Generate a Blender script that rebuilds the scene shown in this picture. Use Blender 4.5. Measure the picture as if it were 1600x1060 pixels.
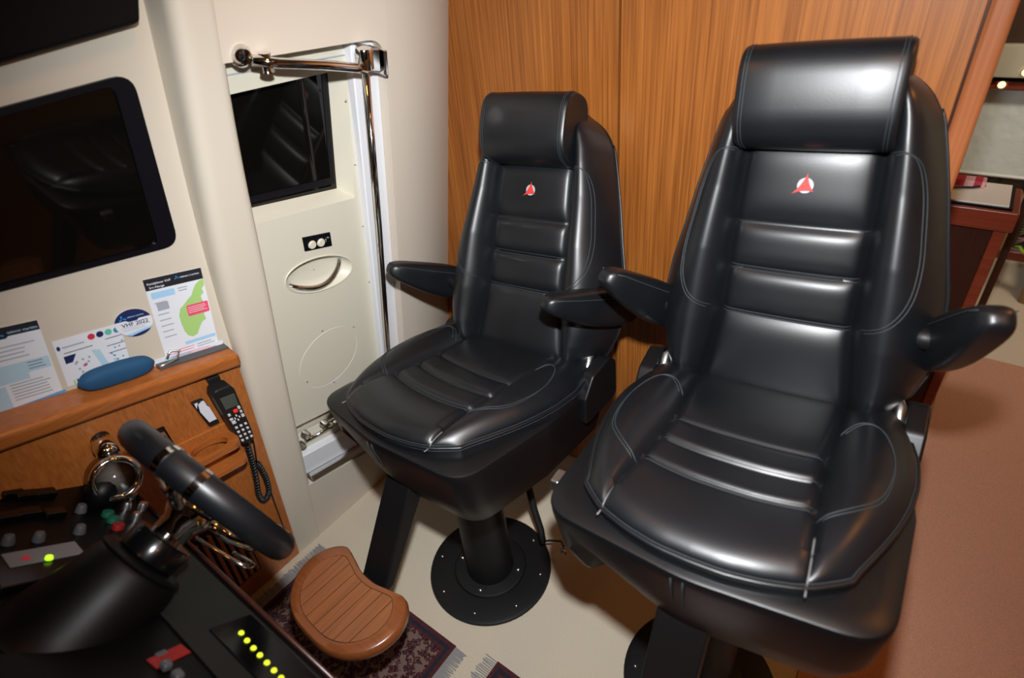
import bpy, bmesh, math, random
from mathutils import Vector, Matrix
random.seed(7)
for o in list(bpy.data.objects): bpy.data.objects.remove(o)
SC = bpy.context.scene
COL = SC.collection
R_ = math.radians

# ------------------------------------------------------------------ camera
FPX = 905.0
CAM = Vector((0, 0, 1.70))
_a, _r, _y = R_(34.85), R_(-6.39), R_(40.34)
_F = Vector((-math.sin(_y)*math.cos(_a), math.cos(_y)*math.cos(_a), -math.sin(_a)))
_Rt = Vector((math.cos(_y), math.sin(_y), 0)); _Dn = _F.cross(_Rt)
CR = _Rt*math.cos(_r) - _Dn*math.sin(_r); CD = _Dn*math.cos(_r) + _Rt*math.sin(_r); CF = _F
cam = bpy.data.objects.new('camera', bpy.data.cameras.new('camera')); COL.objects.link(cam)
cam.data.sensor_width = 36; cam.data.lens = 36*FPX/1600; cam.data.clip_start = .02
cam.matrix_world = Matrix(((CR.x, -CD.x, -CF.x, CAM.x), (CR.y, -CD.y, -CF.y, CAM.y), (CR.z, -CD.z, -CF.z, CAM.z), (0, 0, 0, 1)))
cam.data.dof.use_dof = True; cam.data.dof.focus_distance = 1.5; cam.data.dof.aperture_fstop = 2.4
SC.camera = cam
SC.view_settings.view_transform = 'Standard'
SC.view_settings.look = 'None'
SC.view_settings.exposure = 0.0
SC.view_settings.gamma = 1
SC.view_settings.use_curve_mapping = False

# ------------------------------------------------------------------ light
W = bpy.data.worlds.new('night'); SC.world = W; W.use_nodes = True
W.node_tree.nodes['Background'].inputs[0].default_value = (.006, .007, .010, 1)
W.node_tree.nodes['Background'].inputs[1].default_value = 1

def lamp(name, kind, loc, energy, color, size=.05, rot=None, **kw):
    d = bpy.data.lights.new(name, kind); d.energy = energy; d.color = color
    if kind == 'AREA': d.shape = 'DISK'; d.size = size
    else: d.shadow_soft_size = size
    for k, v in kw.items(): setattr(d, k, v)
    o = bpy.data.objects.new(name, d); COL.objects.link(o); o.location = loc
    if rot: o.rotation_euler = rot
    return o
# the photographer's flash, on a bracket above the lens
FL = CAM - CD*.20 + CR*.02 - CF*.01
fl = lamp('camera_flash', 'SPOT', FL, 166, (.96, .98, 1.0), .025, spot_size=R_(112), spot_blend=1.0)
fl.rotation_euler = (CR*(90/FPX)+CD*(80/FPX)+CF).to_track_quat('-Z', 'Y').to_euler()
# ceiling downlights (their fittings are built with the ceiling)
DOWN = [(.10, .62), (-.70, .55), (.62, 1.55), (.75, .35), (-.35, -.45)]
WARM = (1.0, .35, .04)
for p, pw in zip(DOWN, (3.6, 2.6, 13.0, 8.0, 1.5)):
    lamp('downlight_glow', 'SPOT', (p[0], p[1], 2.015), pw, WARM, .035, spot_size=R_(150), spot_blend=.6)
lamp('saloon_glow', 'AREA', (.75, 2.7, 2.0), 24, (1.0, .86, .68), .3, rot=(R_(58), 0, 0))

# ------------------------------------------------------------------ materials
MATS = {}
def P(name, col, rough=.5, metal=0, spec=.5, emit=None, es=1, coat=0, bump=None, var=None, trans=0):
    """principled material; bump=(scale,strength), var=(scale,amount) mottles the colour"""
    m = bpy.data.materials.new(name); m.use_nodes = True; nt = m.node_tree; b = nt.nodes['Principled BSDF']
    b.inputs['Base Color'].default_value = (*col, 1); b.inputs['Roughness'].default_value = rough
    b.inputs['Metallic'].default_value = metal; b.inputs['Specular IOR Level'].default_value = spec
    b.inputs['Coat Weight'].default_value = coat; b.inputs['Transmission Weight'].default_value = trans
    if emit: b.inputs['Emission Color'].default_value = (*emit, 1); b.inputs['Emission Strength'].default_value = es
    tc = nt.nodes.new('ShaderNodeTexCoord')
    if bump:
        n = nt.nodes.new('ShaderNodeTexNoise'); n.inputs['Scale'].default_value = bump[0]; n.inputs['Detail'].default_value = 4
        nt.links.new(tc.outputs['Object'], n.inputs['Vector'])
        bp = nt.nodes.new('ShaderNodeBump'); bp.inputs['Strength'].default_value = bump[1]; bp.inputs['Distance'].default_value = bump[2] if len(bump) > 2 else .002
        nt.links.new(n.outputs['Fac'], bp.inputs['Height']); nt.links.new(bp.outputs['Normal'], b.inputs['Normal'])
    if var:
        n = nt.nodes.new('ShaderNodeTexNoise'); n.inputs['Scale'].default_value = var[0]; n.inputs['Detail'].default_value = 5
        nt.links.new(tc.outputs['Object'], n.inputs['Vector'])
        r = nt.nodes.new('ShaderNodeValToRGB'); a = var[1]
        r.color_ramp.elements[0].position = .3; r.color_ramp.elements[1].position = .7
        r.color_ramp.elements[0].color = (*[c*(1-a) for c in col], 1); r.color_ramp.elements[1].color = (*[min(1, c*(1+a)) for c in col], 1)
        nt.links.new(n.outputs['Fac'], r.inputs['Fac']); nt.links.new(r.outputs['Color'], b.inputs['Base Color'])
    MATS[name] = m
    return m

def wood(name, dark, light, axis='Z', scale=1.0, rough=.32, coat=.15):
    m = bpy.data.materials.new(name); m.use_nodes = True; nt = m.node_tree; b = nt.nodes['Principled BSDF']
    tc = nt.nodes.new('ShaderNodeTexCoord'); mp = nt.nodes.new('ShaderNodeMapping')
    s = {'X': (.014, 1, 1), 'Y': (1, .014, 1), 'Z': (1, 1, .014)}[axis]
    mp.inputs['Scale'].default_value = [v*scale for v in s]
    nt.links.new(tc.outputs['Object'], mp.inputs['Vector'])
    n1 = nt.nodes.new('ShaderNodeTexNoise'); n1.inputs['Scale'].default_value = 210; n1.inputs['Detail'].default_value = 4; n1.inputs['Roughness'].default_value = .6
    mp2 = nt.nodes.new('ShaderNodeMapping'); s2 = {'X': (.18, 1, 1), 'Y': (1, .18, 1), 'Z': (1, 1, .18)}[axis]
    mp2.inputs['Scale'].default_value = [v*scale for v in s2]; nt.links.new(tc.outputs['Object'], mp2.inputs['Vector'])
    n2 = nt.nodes.new('ShaderNodeTexNoise'); n2.inputs['Scale'].default_value = 9; n2.inputs['Detail'].default_value = 2; n2.inputs['Distortion'].default_value = .6
    nt.links.new(mp.outputs['Vector'], n1.inputs['Vector']); nt.links.new(mp2.outputs['Vector'], n2.inputs['Vector'])
    wv = nt.nodes.new('ShaderNodeMath'); wv.operation = 'MULTIPLY'; wv.inputs[1].default_value = 11
    nt.links.new(n2.outputs['Fac'], wv.inputs[0])
    sn = nt.nodes.new('ShaderNodeMath'); sn.operation = 'SINE'; nt.links.new(wv.outputs[0], sn.inputs[0])
    mx = nt.nodes.new('ShaderNodeMath'); mx.operation = 'MULTIPLY_ADD'; mx.inputs[1].default_value = .055
    nt.links.new(sn.outputs[0], mx.inputs[0]); nt.links.new(n1.outputs['Fac'], mx.inputs[2])
    r = nt.nodes.new('ShaderNodeValToRGB'); r.color_ramp.elements[0].position = .22; r.color_ramp.elements[1].position = .80
    r.color_ramp.elements[0].color = (*dark, 1); r.color_ramp.elements[1].color = (*light, 1)
    nt.links.new(mx.outputs[0], r.inputs['Fac']); nt.links.new(r.outputs['Color'], b.inputs['Base Color'])
    b.inputs['Roughness'].default_value = rough; b.inputs['Coat Weight'].default_value = coat; b.inputs['Coat Roughness'].default_value = .25
    MATS[name] = m
    return m

P('leather', (.0038, .0046, .0062), .40, spec=.60, bump=(420, .10, .0006), var=(9, .25))
P('thread', (.018, .025, .029), .65)
P('thread_pale', (.14, .14, .14), .6)
P('shell_plastic', (.0035, .0037, .0045), .40, spec=.40, bump=(600, .06, .0005))
P('black_metal', (.0045, .0045, .005), .48, spec=.32)
P('chrome', (.78, .78, .77), .08, metal=1)
P('steel', (.55, .55, .55), .32, metal=1)
P('cream', (.60, .545, .45), .5, spec=.35, bump=(160, .05, .001))
P('cream_vinyl', (.60, .53, .44), .6, spec=.3, bump=(500, .16, .0008))
P('door_cream', (.63, .60, .49), .38, spec=.4)
P('white_frame', (.72, .73, .76), .3, spec=.45)
P('rubber', (.0025, .0025, .005), .4, spec=.3)
P('glass_dark', (.0035, .0030, .0022), .04, spec=.5)
P('headliner', (.0035, .003, .0027), .8, spec=.15)
P('headliner_dark', (.002, .001, .003), .8)
P('beige_carpet', (.60, .52, .40), .95, spec=.1, bump=(900, .6, .004), var=(420, .12))
P('pink_carpet', (.50, .265, .175), .95, spec=.1, bump=(700, .6, .004), var=(330, .16))
wood('teak_wall', (.14, .036, .004), (.40, .138, .024), 'Z', 1.0, .42, 0)
wood('teak_dash', (.30, .085, .016), (.50, .17, .038), 'Z', .8, .32, .2)
wood('teak_trim', (.30, .085, .016), (.46, .15, .034), 'Y', 1.0, .28, .3)
wood('teak_post', (.27, .085, .030), (.40, .14, .05), 'Z', 1.0, .3, .3)
wood('mahogany', (.13, .022, .010), (.24, .045, .018), 'X', 1.0, .3, .3)
wood('mahogany_dark', (.022, .006, .004), (.05, .012, .007), 'Z', 1.0, .35, .2)
wood('footrest_wood', (.17, .055, .018), (.30, .105, .034), 'Y', 1.2, .35, .2)
wood('footrest_rim', (.16, .045, .013), (.24, .075, .022), 'X', 1.2, .28, .4)
P('groove', (.02, .008, .004), .8)
P('paper', (.74, .78, .84), .6); P('ink_black', (.012, .012, .018), .6); P('ink_navy', (.012, .022, .10), .5)
P('ink_blue', (.10, .36, .72), .6); P('ink_sky', (.36, .62, .86), .6); P('ink_pale', (.45, .64, .76), .6)
P('ink_green', (.38, .62, .20), .6); P('ink_pink', (.80, .08, .17), .6); P('ink_red', (.62, .03, .06), .6)
P('ink_teal', (.03, .26, .34), .6); P('ink_mint', (.12, .52, .38), .6); P('ink_grey', (.36, .39, .46), .6); P('ink_logo', (.02, .30, .80), .5)
P('ink_cream', (.70, .68, .66), .6); P('ink_olive', (.08, .10, .08), .6)
P('pouch_blue', (.010, .075, .175), .75, bump=(700, .3, .001))
P('handset', (.008, .008, .009), .5); P('lcd', (.06, .07, .055), .25); P('key_white', (.62, .62, .62), .5)
P('key_red', (.75, .03, .02), .45, emit=(.9, .05, .03), es=.25)
P('console_black', (.0018, .0018, .0019), .44, spec=.22, bump=(500, .08, .0006))
P('console_grey', (.011, .0115, .0095), .6, spec=.25)
P('gloss_black', (.002, .002, .0025), .2, spec=.4)
P('led', (.5, .6, .02), .4, emit=(.72, .85, .02), es=1.0)
P('led_green', (.4, .8, .02), .4, emit=(.45, 1.0, .02), es=1.4)
P('red_label', (.22, .006, .006), .5); P('green_button', (.006, .08, .05), .4); P('grey_button', (.07, .075, .08), .4); P('red_button', (.20, .008, .008), .4)
P('device_white', (.16, .16, .17), .5)
P('emblem_grey', (.36, .34, .37), .6); P('emblem_red', (.62, .03, .022), .6); P('emblem_edge', (.25, .03, .03), .6)
P('dial_face', (.10, .085, .075), .2)
P('fringe', (.27, .26, .26), .95)
P('blind', (.60, .66, .64), .8, bump=(14, .5, .02)); P('valance', (.45, .42, .32), .7); P('dark_brown', (.045, .018, .007), .6)
P('counter_white', (.74, .75, .70), .4); P('alu', (.55, .50, .42), .35, metal=.6); P('night_glass', (.02, .022, .012), .05)
P('lamp_glow', (1, .9, .6), .4, emit=(1.0, .62, .22), es=18)
P('lamp_glow_small', (1, .9, .6), .4, emit=(1.0, .66, .25), es=3.0)
P('ceiling_dark', (.22, .20, .17), .7)  # unseen ceiling, colour darkened to cut bounce light and reflections on the leather
P('coil', (.010, .012, .013), .4); P('foam', (.42, .38, .24), .8); P('tan_wood', (.34, .20, .09), .5)
P('box_red', (.42, .03, .05), .5); P('box_pink', (.62, .35, .36), .5); P('leaf', (.30, .55, .03), .6); P('flower', (.42, .22, .20), .7)

def rug_mat():
    m = bpy.data.materials.new('rug_pile'); m.use_nodes = True; nt = m.node_tree; b = nt.nodes['Principled BSDF']
    tc = nt.nodes.new('ShaderNodeTexCoord')
    mp = nt.nodes.new('ShaderNodeMapping'); mp.inputs['Scale'].default_value = (1, 1, 0); nt.links.new(tc.outputs['Object'], mp.inputs['Vector'])
    v = nt.nodes.new('ShaderNodeTexVoronoi'); v.inputs['Scale'].default_value = 52; v.distance = 'MANHATTAN'; nt.links.new(mp.outputs[0], v.inputs['Vector'])
    v2 = nt.nodes.new('ShaderNodeTexVoronoi'); v2.inputs['Scale'].default_value = 120; v2.feature = 'SMOOTH_F1'; nt.links.new(mp.outputs[0], v2.inputs['Vector'])
    w = nt.nodes.new('ShaderNodeMath'); w.operation = 'ADD'; nt.links.new(v.outputs['Distance'], w.inputs[0]); nt.links.new(v2.outputs['Distance'], w.inputs[1])
    r = nt.nodes.new('ShaderNodeValToRGB'); r.color_ramp.interpolation = 'CONSTANT'
    els = [(.0, (.16, .10, .08)), (.16, (.018, .015, .03)), (.34, (.055, .010, .012)), (.46, (.018, .015, .028)), (.56, (.14, .085, .07)), (.62, (.045, .009, .012)), (.80, (.15, .10, .085))]
    r.color_ramp.elements[0].color = (*els[0][1], 1); r.color_ramp.elements[0].position = 0
    r.color_ramp.elements[1].position = .16; r.color_ramp.elements[1].color = (*els[1][1], 1)
    for p, c in els[2:]:
        e = r.color_ramp.elements.new(p); e.color = (*c, 1)
    w3 = nt.nodes.new('ShaderNodeMath'); w3.operation = 'MULTIPLY'; w3.inputs[1].default_value = .62; nt.links.new(w.outputs[0], w3.inputs[0]); nt.links.new(w3.outputs[0], r.inputs['Fac']); nt.links.new(r.outputs['Color'], b.inputs['Base Color'])
    n = nt.nodes.new('ShaderNodeTexNoise'); n.inputs['Scale'].default_value = 800; nt.links.new(tc.outputs['Object'], n.inputs['Vector'])
    bp = nt.nodes.new('ShaderNodeBump'); bp.inputs['Strength'].default_value = .5; bp.inputs['Distance'].default_value = .003
    nt.links.new(n.outputs['Fac'], bp.inputs['Height']); nt.links.new(bp.outputs['Normal'], b.inputs['Normal'])
    b.inputs['Roughness'].default_value = .95; b.inputs['Specular IOR Level'].default_value = .1
    MATS['rug_pile'] = m
rug_mat()
P('rug_border', (.055, .008, .011), .95, bump=(800, .5, .003), var=(160, .5)); P('rug_navy', (.010, .009, .018), .95, bump=(800, .5, .003), var=(200, .6))

# ------------------------------------------------------------------ mesh helpers
class MB:
    def __init__(s): s.v = []; s.f = []; s.m = []; s.mat = 0
    def add(s, vs, fs):
        b = len(s.v); s.v += [Vector(p) for p in vs]
        for f in fs: s.f.append([i+b for i in f]); s.m.append(s.mat)
        return s
    def box(s, lo, hi, fn=None):
        x0, y0, z0 = lo; x1, y1, z1 = hi
        vs = [(x0, y0, z0), (x1, y0, z0), (x1, y1, z0), (x0, y1, z0), (x0, y0, z1), (x1, y0, z1), (x1, y1, z1), (x0, y1, z1)]
        if fn: vs = [fn(*p) for p in vs]
        return s.add(vs, [(3, 2, 1, 0), (4, 5, 6, 7), (0, 1, 5, 4), (1, 2, 6, 5), (2, 3, 7, 6), (3, 0, 4, 7)])
    def prism(s, lo, hi):
        n = len(lo)
        return s.add(list(lo)+list(hi), [tuple(range(n))[::-1], tuple(range(n, 2*n))]+[(i, (i+1) % n, n+(i+1) % n, n+i) for i in range(n)])
    def loft(s, rings, cap=True, close=True):
        n = len(rings[0]); vs = [p for r in rings for p in r]; fs = []
        for j in range(len(rings)-1):
            for i in range(n if close else n-1):
                k = (i+1) % n; fs.append((j*n+i, j*n+k, (j+1)*n+k, (j+1)*n+i))
        if cap: fs += [tuple(range(n))[::-1], tuple((len(rings)-1)*n+i for i in range(n))]
        return s.add(vs, fs)
    def grid(s, rows):
        n = len(rows[0]); return s.add([p for r in rows for p in r], [(j*n+i, j*n+i+1, (j+1)*n+i+1, (j+1)*n+i) for j in range(len(rows)-1) for i in range(n-1)])
    def tube(s, pts, r, n=8, closed=False, rf=None):
        pts = [Vector(p) for p in pts]; m = len(pts); rings = []; up = None
        for i, p in enumerate(pts):
            if closed: t = pts[(i+1) % m]-pts[i-1]
            else: t = pts[min(i+1, m-1)]-pts[max(i-1, 0)]
            if t.length < 1e-9: t = Vector((0, 0, 1))
            t.normalize()
            if up is None: up = Vector((0, 0, 1)) if abs(t.z) < .9 else Vector((1, 0, 0))
            a = up - t*up.dot(t)
            if a.length < 1e-6: a = t.orthogonal()
            a.normalize(); up = a; b = t.cross(a); rr = rf(i/(m-1)) if rf else r
            rings.append([p+a*rr*math.cos(2*math.pi*k/n)+b*rr*math.sin(2*math.pi*k/n) for k in range(n)])
        if closed: rings.append(rings[0]); return s.loft(rings, False)
        return s.loft(rings)
    def lathe(s, prof, o, ax, n=40, cap=True):
        o = Vector(o); ax = Vector(ax).normalized(); a = ax.orthogonal().normalized(); b = ax.cross(a)
        return s.loft([[o+ax*h+(a*math.cos(2*math.pi*k/n)+b*math.sin(2*math.pi*k/n))*max(r, 1e-4) for k in range(n)] for r, h in prof], cap)
    def build(s, name, mats, parent=None, smooth=False, bevel=0, seg=2, sub=0, auto=None, fix=True):
        me = bpy.data.meshes.new(name); me.from_pydata([tuple(v) for v in s.v], [], s.f)
        if isinstance(mats, str): mats = [mats]
        for m in mats: me.materials.append(MATS[m])
        for p, i in zip(me.polygons, s.m): p.material_index = min(i, len(mats)-1)
        if fix:
            bm = bmesh.new(); bm.from_mesh(me); bmesh.ops.recalc_face_normals(bm, faces=bm.faces); bm.to_mesh(me); bm.free()
        if smooth: me.polygons.foreach_set('use_smooth', [True]*len(me.polygons))
        if auto is not None: me.set_sharp_from_angle(angle=R_(auto))
        o = bpy.data.objects.new(name, me); COL.objects.link(o)
        if bevel:
            md = o.modifiers.new('bevel', 'BEVEL'); md.width = bevel; md.segments = seg; md.limit_method = 'ANGLE'; md.angle_limit = R_(40)
            me.polygons.foreach_set('use_smooth', [True]*len(me.polygons)); md.harden_normals = True
        if sub: md = o.modifiers.new('sub', 'SUBSURF'); md.levels = sub; md.render_levels = sub
        if parent: o.parent = parent
        return o

def tag(o, label, cat, group=None):
    o['label'] = label; o['category'] = cat
    if group: o['group'] = group
    return o
def thing(name, loc, label, cat, group=None):
    o = bpy.data.objects.new(name, None); COL.objects.link(o); o.location = loc; o.empty_display_size = .05
    bpy.context.view_layer.update()
    return tag(o, label, cat, group)
def adopt(root, parts):
    """parent parts built in world space under a root that has a location"""
    bpy.context.view_layer.update()
    for p in parts:
        p.parent = root; p.matrix_parent_inverse = root.matrix_world.inverted()
def struct(o): o['kind'] = 'structure'; return o
def polyfill(P3, outer, holes):
    """flat skin with holes: P3 maps a 2d point to space"""
    bm = bmesh.new(); es = []
    for lp in [outer]+holes:
        vs = [bm.verts.new(P3(*p)) for p in lp]
        es += [bm.edges.new((vs[i], vs[(i+1) % len(vs)])) for i in range(len(vs))]
    bmesh.ops.triangle_fill(bm, use_beauty=True, use_dissolve=False, edges=es)
    bm.verts.index_update(); v = [w.co.copy() for w in bm.verts]; f = [[w.index for w in fc.verts] for fc in bm.faces]; bm.free()
    return v, f
def rrect(pts, r, n=6):
    """round the corners of a 2d polygon"""
    out = []; m = len(pts); rr = r if isinstance(r, (list, tuple)) else [r]*m
    for i in range(m):
        p = Vector(pts[i]); a = Vector(pts[i-1])-p; b = Vector(pts[(i+1) % m])-p
        if rr[i] <= 0: out.append(tuple(p)); continue
        ang = a.angle(b); d = min(rr[i]/math.tan(ang/2), a.length*.49, b.length*.49); a.normalize(); b.normalize()
        p0 = p+a*d; p1 = p+b*d
        for k in range(n+1):
            t = k/n; q = p0*(1-t)**2+p*2*t*(1-t)+p1*t*t; out.append(tuple(q))
    return out
def lerp(tab, x):
    if x <= tab[0][0]: return tab[0][1]
    for (x0, y0), (x1, y1) in zip(tab, tab[1:]):
        if x <= x1:
            t = (x-x0)/(x1-x0); return y0+(y1-y0)*t
    return tab[-1][1]
def smooth(tab, x, h=.02): return sum(lerp(tab, x+h*k/3) for k in range(-3, 4))/7

# side planes: the cabin side leans inward; (Y, z, e) with e = distance into the room
NL = Vector((1, 0, -.211)).normalized()
def SL(y, z, e=0): return Vector((-1.457+.211*z, y, z))+NL*e
NR = Vector((1, 0, -.128)).normalized()
def SR(y, z, e=0): return Vector((-1.414+.128*z, y, z))+NR*e
def slab(mb, F, poly, e0, e1): return mb.prism([F(y, z, e0) for y, z in poly], [F(y, z, e1) for y, z in poly])
WY = 1.330      # face of the wooden bulkhead

# ------------------------------------------------------------------ floor, bulkhead, ceiling
b = MB(); b.box((-1.75, -1.6, -.05), (1.7, 4.3, 0)); fl_o = struct(b.build('floor', 'beige_carpet'))
b = MB(); rp = [(.04, -1.44), (1.44, -1.44), (1.44, 2.76), (.19, 2.76), (.19, 2.10), (.04, 2.10)]; b.prism([(x, y, .0005) for x, y in rp], [(x, y, .007) for x, y in rp]); tag(b.build('carpet_runner', 'pink_carpet', bevel=.003), 'pinkish brown carpet laid over the aisle floor right of the chairs', 'carpet')
b = MB(); b.box((-1.6, WY+.014, 0), (-.002, WY+.06, 2.05)); wb = struct(b.build('wall_back', 'mahogany_dark'))
xs = -.706
b = MB(); b.box((-1.5, WY, .003), (xs-.0032, WY+.0155, 2.04)); b.build('wood_panel', 'teak_wall', wb, bevel=.0015)
b = MB(); b.box((xs+.0032, WY, .003), (-.037, WY+.0155, 2.04)); b.build('wood_panel', 'teak_wall', wb, bevel=.0015)
b = MB(); b.box((-.034, WY-.006, 0), (.004, WY+.075, 2.05)); struct(b.build('trim_1', 'teak_post', bevel=.010, seg=3))
b = MB(); b.box((-1.6, -1.6, 2.05), (1.7, 4.3, 2.1)); ce = struct(b.build('ceiling', 'ceiling_dark'))
for p in DOWN:
    t = thing('downlight', (p[0], p[1], 2.05), 'round warm ceiling downlight '+dict(zip(DOWN, ('over the nearest helm chair', 'over the helm chair by the side door', 'over the aisle behind the bulkhead edge', 'over the aisle beside the near chair', 'over the helm console')))[p], 'lamp', 'wheelhouse downlights')
    b = MB(); b.lathe([(.030, 0), (.043, 0), (.043, -.006), (.031, -.010)], (p[0], p[1], 2.05), (0, 0, 1), 24); r1 = b.build('trim_ring', 'chrome', smooth=True, auto=35)
    b = MB(); b.lathe([(.029, -.003), (.0, -.003)], (p[0], p[1], 2.05), (0, 0, 1), 20, False); r2 = b.build('lens', 'lamp_glow')
    adopt(t, [r1, r2])
b = MB(); b.box((1.45, -1.6, 0), (1.6, 4.3, 2.05)); struct(b.build('wall_right', 'cream'))
b = MB(); b.box((-1.6, -1.6, 0), (1.6, -1.45, 2.05)); struct(b.build('wall_front', 'cream'))
b = MB(); b.box((-1.0, -1.452, .95), (1.35, -1.440, 1.92)); struct(b.build('window_3', 'glass_dark'))
b = MB(); b.box((1.440, -1.30, .95), (1.452, .9, 1.92)); struct(b.build('window_4', 'glass_dark'))

# ------------------------------------------------------------------ left side of the wheelhouse
b = MB()
ZT = 2.05
# window wall above the ledge (set back), panel right of the door, header over the door, panel under the sill
slab(b, SR, [(-1.5, .80), (.490, .80), (.585, ZT), (-1.5, ZT)], -.06, 0)
wl = struct(b.build('wall_left', 'cream'))
open_poly = rrect([(.525, .30), (1.003, .16), (1.003, 1.532), (.59, 1.554)], [0, 0, .055, 0], 8)
outer = [(.497, 0), (1.014, 0), (1.014, ZT), (.63, ZT)]
b = MB(); v, f = polyfill(lambda y, z: SL(y, z), outer, [open_poly]); b.add(v, f)
n = len(open_poly)
b.loft([[SL(y, z, 0) for y, z in open_poly], [SL(y, z, -.035) for y, z in open_poly]], False)
b.build('side_panel', 'cream_vinyl', wl, smooth=True, auto=30)
b = MB(); b.grid([[SL(y, z, -.9*(y-1.012)**2) for y in [1.012+.04*k for k in range(11)]] for z in (0, .7, 1.4, ZT)]); b.build('side_panel', 'cream_vinyl', wl, smooth=True)
# pillar between window and door
lt = [(0, .440), (.5, .452), (1.03, .474), (1.34, .501), (1.57, .533), (2.05, .585)]
rt = [(0, .545), (.5, .560), (.75, .568), (1.09, .588), (1.44, .603), (1.63, .622), (2.05, .668)]
b = MB(); rings = []
for k in range(42):
    z = ZT*k/41; l = smooth(lt, z, .15); r = smooth(rt, z, .15); prof = rrect([(l+.004, -.20), (l-.004, 0), (r, 0), (r, -.20)], [0, .032, .022, 0], 6)
    rings.append([SL(y, z, e+.002) for y, e in prof])
b.loft(rings); b.build('pillar', 'cream', wl, smooth=True, auto=40)
# dark overhead console above the window
b = MB()
ohp = [(-1.5, 1.40), (.296, 1.606), (.505, 1.627), (.620, 1.95), (-1.5, 1.95)]
b.prism([SR(y, z, -.01) for y, z in ohp], [SR(y, z, -.01)+Vector((.055, 0, .008)) for y, z in ohp])
oh = struct(b.build('ceiling_overhead', 'headliner', bevel=.006))
b = MB(); ro = [(-1.4, 1.45), (.02, 1.612), (.09, 1.68), (-.2, 1.9), (-1.4, 1.9)]
b.prism([SR(y, z, .03) for y, z in ro], [SR(y, z, .0475) for y, z in ro])
b.build('recess_panel', 'headliner_dark', oh)

# big side window
wp = [(-1.0, 1.460), (.142, 1.284), (.440, 1.236), (.476, 1.562), (.27, 1.549), (-1.0, 1.47+.02)]
wp = [(-1.0, 1.462), (.441, 1.236), (.476, 1.562), (-1.0, 1.470+.01)]
wp = [(-.9, 1.443), (.441, 1.236), (.476, 1.562), (-.9, 1.50)]
wo = rrect(wp, [0, .030, .030, 0]); wi = rrect([(-.9, 1.455), (.404, 1.252), (.440, 1.549), (-.9, 1.488)], [0, .016, .016, 0])
w1 = struct(thing('window_1', SR(.2, 1.25), 'x', 'window'))
del w1['label']; del w1['category']
b = MB(); v, f = polyfill(lambda y, z: SR(y, z, .007), wo, [wi]); b.add(v, f)
b.loft([[SR(y, z, .007) for y, z in wo], [SR(y, z, 0) for y, z in wo]], False); b.loft([[SR(y, z, .007) for y, z in wi], [SR(y, z, .001) for y, z in wi]], False)
f1 = b.build('window_frame', 'rubber')
b = MB(); b.add([SR(y, z, .0015) for y, z in wi], [tuple(range(len(wi)))]); f2 = b.build('pane', 'glass_dark')
adopt(w1, [f1, f2])

# teak dash side with ledge
def ledge_z(y): return 1.071-.2656*y
b = MB()
slab(b, SL, [(-1.4, 0), (.447, 0), (.450, .276), (.456, .935), (-1.4, 1.43)], -.025, 0)
dash = struct(b.build('trim_2', 'teak_dash', bevel=.002))
b = MB(); lp = [(-1.4, ledge_z(-1.4)), (.458, ledge_z(.458)), (.458, ledge_z(.458)-.040), (-1.4, ledge_z(-1.4)-.044)]
b.prism([SL(y, z, -.10) for y, z in lp], [SL(y, z, .022) for y, z in lp]); b.build('ledge', 'teak_trim', dash, bevel=.012, seg=4)
b = MB(); lp = [(.30, ledge_z(.30)+.004), (.452, ledge_z(.452)+.004), (.452, ledge_z(.452)-.01), (.30, ledge_z(.30)-.01)]
b.prism([SL(y, z, -.12) for y, z in lp], [SL(y, z, -.012) for y, z in lp]); b.build('ledge_liner', 'grey_button', dash)
# louvre in the lower dash
b = MB(); slab(b, SL, [(.13, .10), (.315, .10), (.315, .43), (.13, .46)], .0, .002); vent = b.build('vent_backing', 'groove', dash)
for k in range(9):
    y = .142+k*.0195
    b = MB(); slab(b, SL, [(y, .115), (y+.011, .115), (y+.011, .425), (y, .43)], .001, .010); b.build('louvre_slat', 'teak_dash', dash, bevel=.003)

# ------------------------------------------------------------------ papers on the window wall
def frame2(tl, tr, bl, F=SR):
    """unit square (right, down) on the wall"""
    a = Vector(tl); u = Vector(tr)-a; v = Vector(bl)-a
    return lambda x, y, e=0: F(*(a+u*x+v*y), e)
def sheet(name, label, G, outline, items, texts=(), cat='paper'):
    """flat print: one sheet, inks laid on as thin layers; items = (material, polygon, layer)"""
    mats = ['paper']; b = MB(); b.mat = 0
    b.prism([G(x, y, .0004) for x, y in outline], [G(x, y, .0012) for x, y in outline])
    for it in items:
        m, poly = it[0], it[1]; lay = it[2] if len(it) > 2 else 1
        if m not in mats: mats.append(m)
        b.mat = mats.index(m); b.add([G(x, y, .0012+.00025*lay) for x, y in poly], [tuple(range(len(poly)))])
    o = b.build(name, mats, fix=False); tag(o, label, cat)
    for body, x, y, h, m in texts: text_on(o, G, body, x, y, h, m)
    return o
def text_on(parent, G, body, x, y, h, mat, name='lettering'):
    c = bpy.data.curves.new('lettering', 'FONT'); c.body = body; c.size = 1; c.offset = .012; t = bpy.data.objects.new('t', c); COL.objects.link(t)
    bpy.context.view_layer.update(); me = bpy.data.meshes.new_from_object(t.evaluated_get(bpy.context.evaluated_depsgraph_get())); bpy.data.objects.remove(t)
    o0 = G(0, 0); su = (G(1, 0)-o0).length; sv = (G(0, 1)-o0).length
    for w in me.vertices: w.co = G(x+w.co.x*h/su, y-w.co.y*h/sv, .0023)
    me.materials.clear(); me.materials.append(MATS[mat]); o = bpy.data.objects.new(name, me); COL.objects.link(o); o.parent = parent
    return o
def R4(x0, y0, x1, y1): return [(x0, y0), (x1, y0), (x1, y1), (x0, y1)]
def disc(cx, cy, rx, ry, n=24): return [(cx+rx*math.cos(2*math.pi*k/n), cy+ry*math.sin(2*math.pi*k/n)) for k in range(n)]
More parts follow.
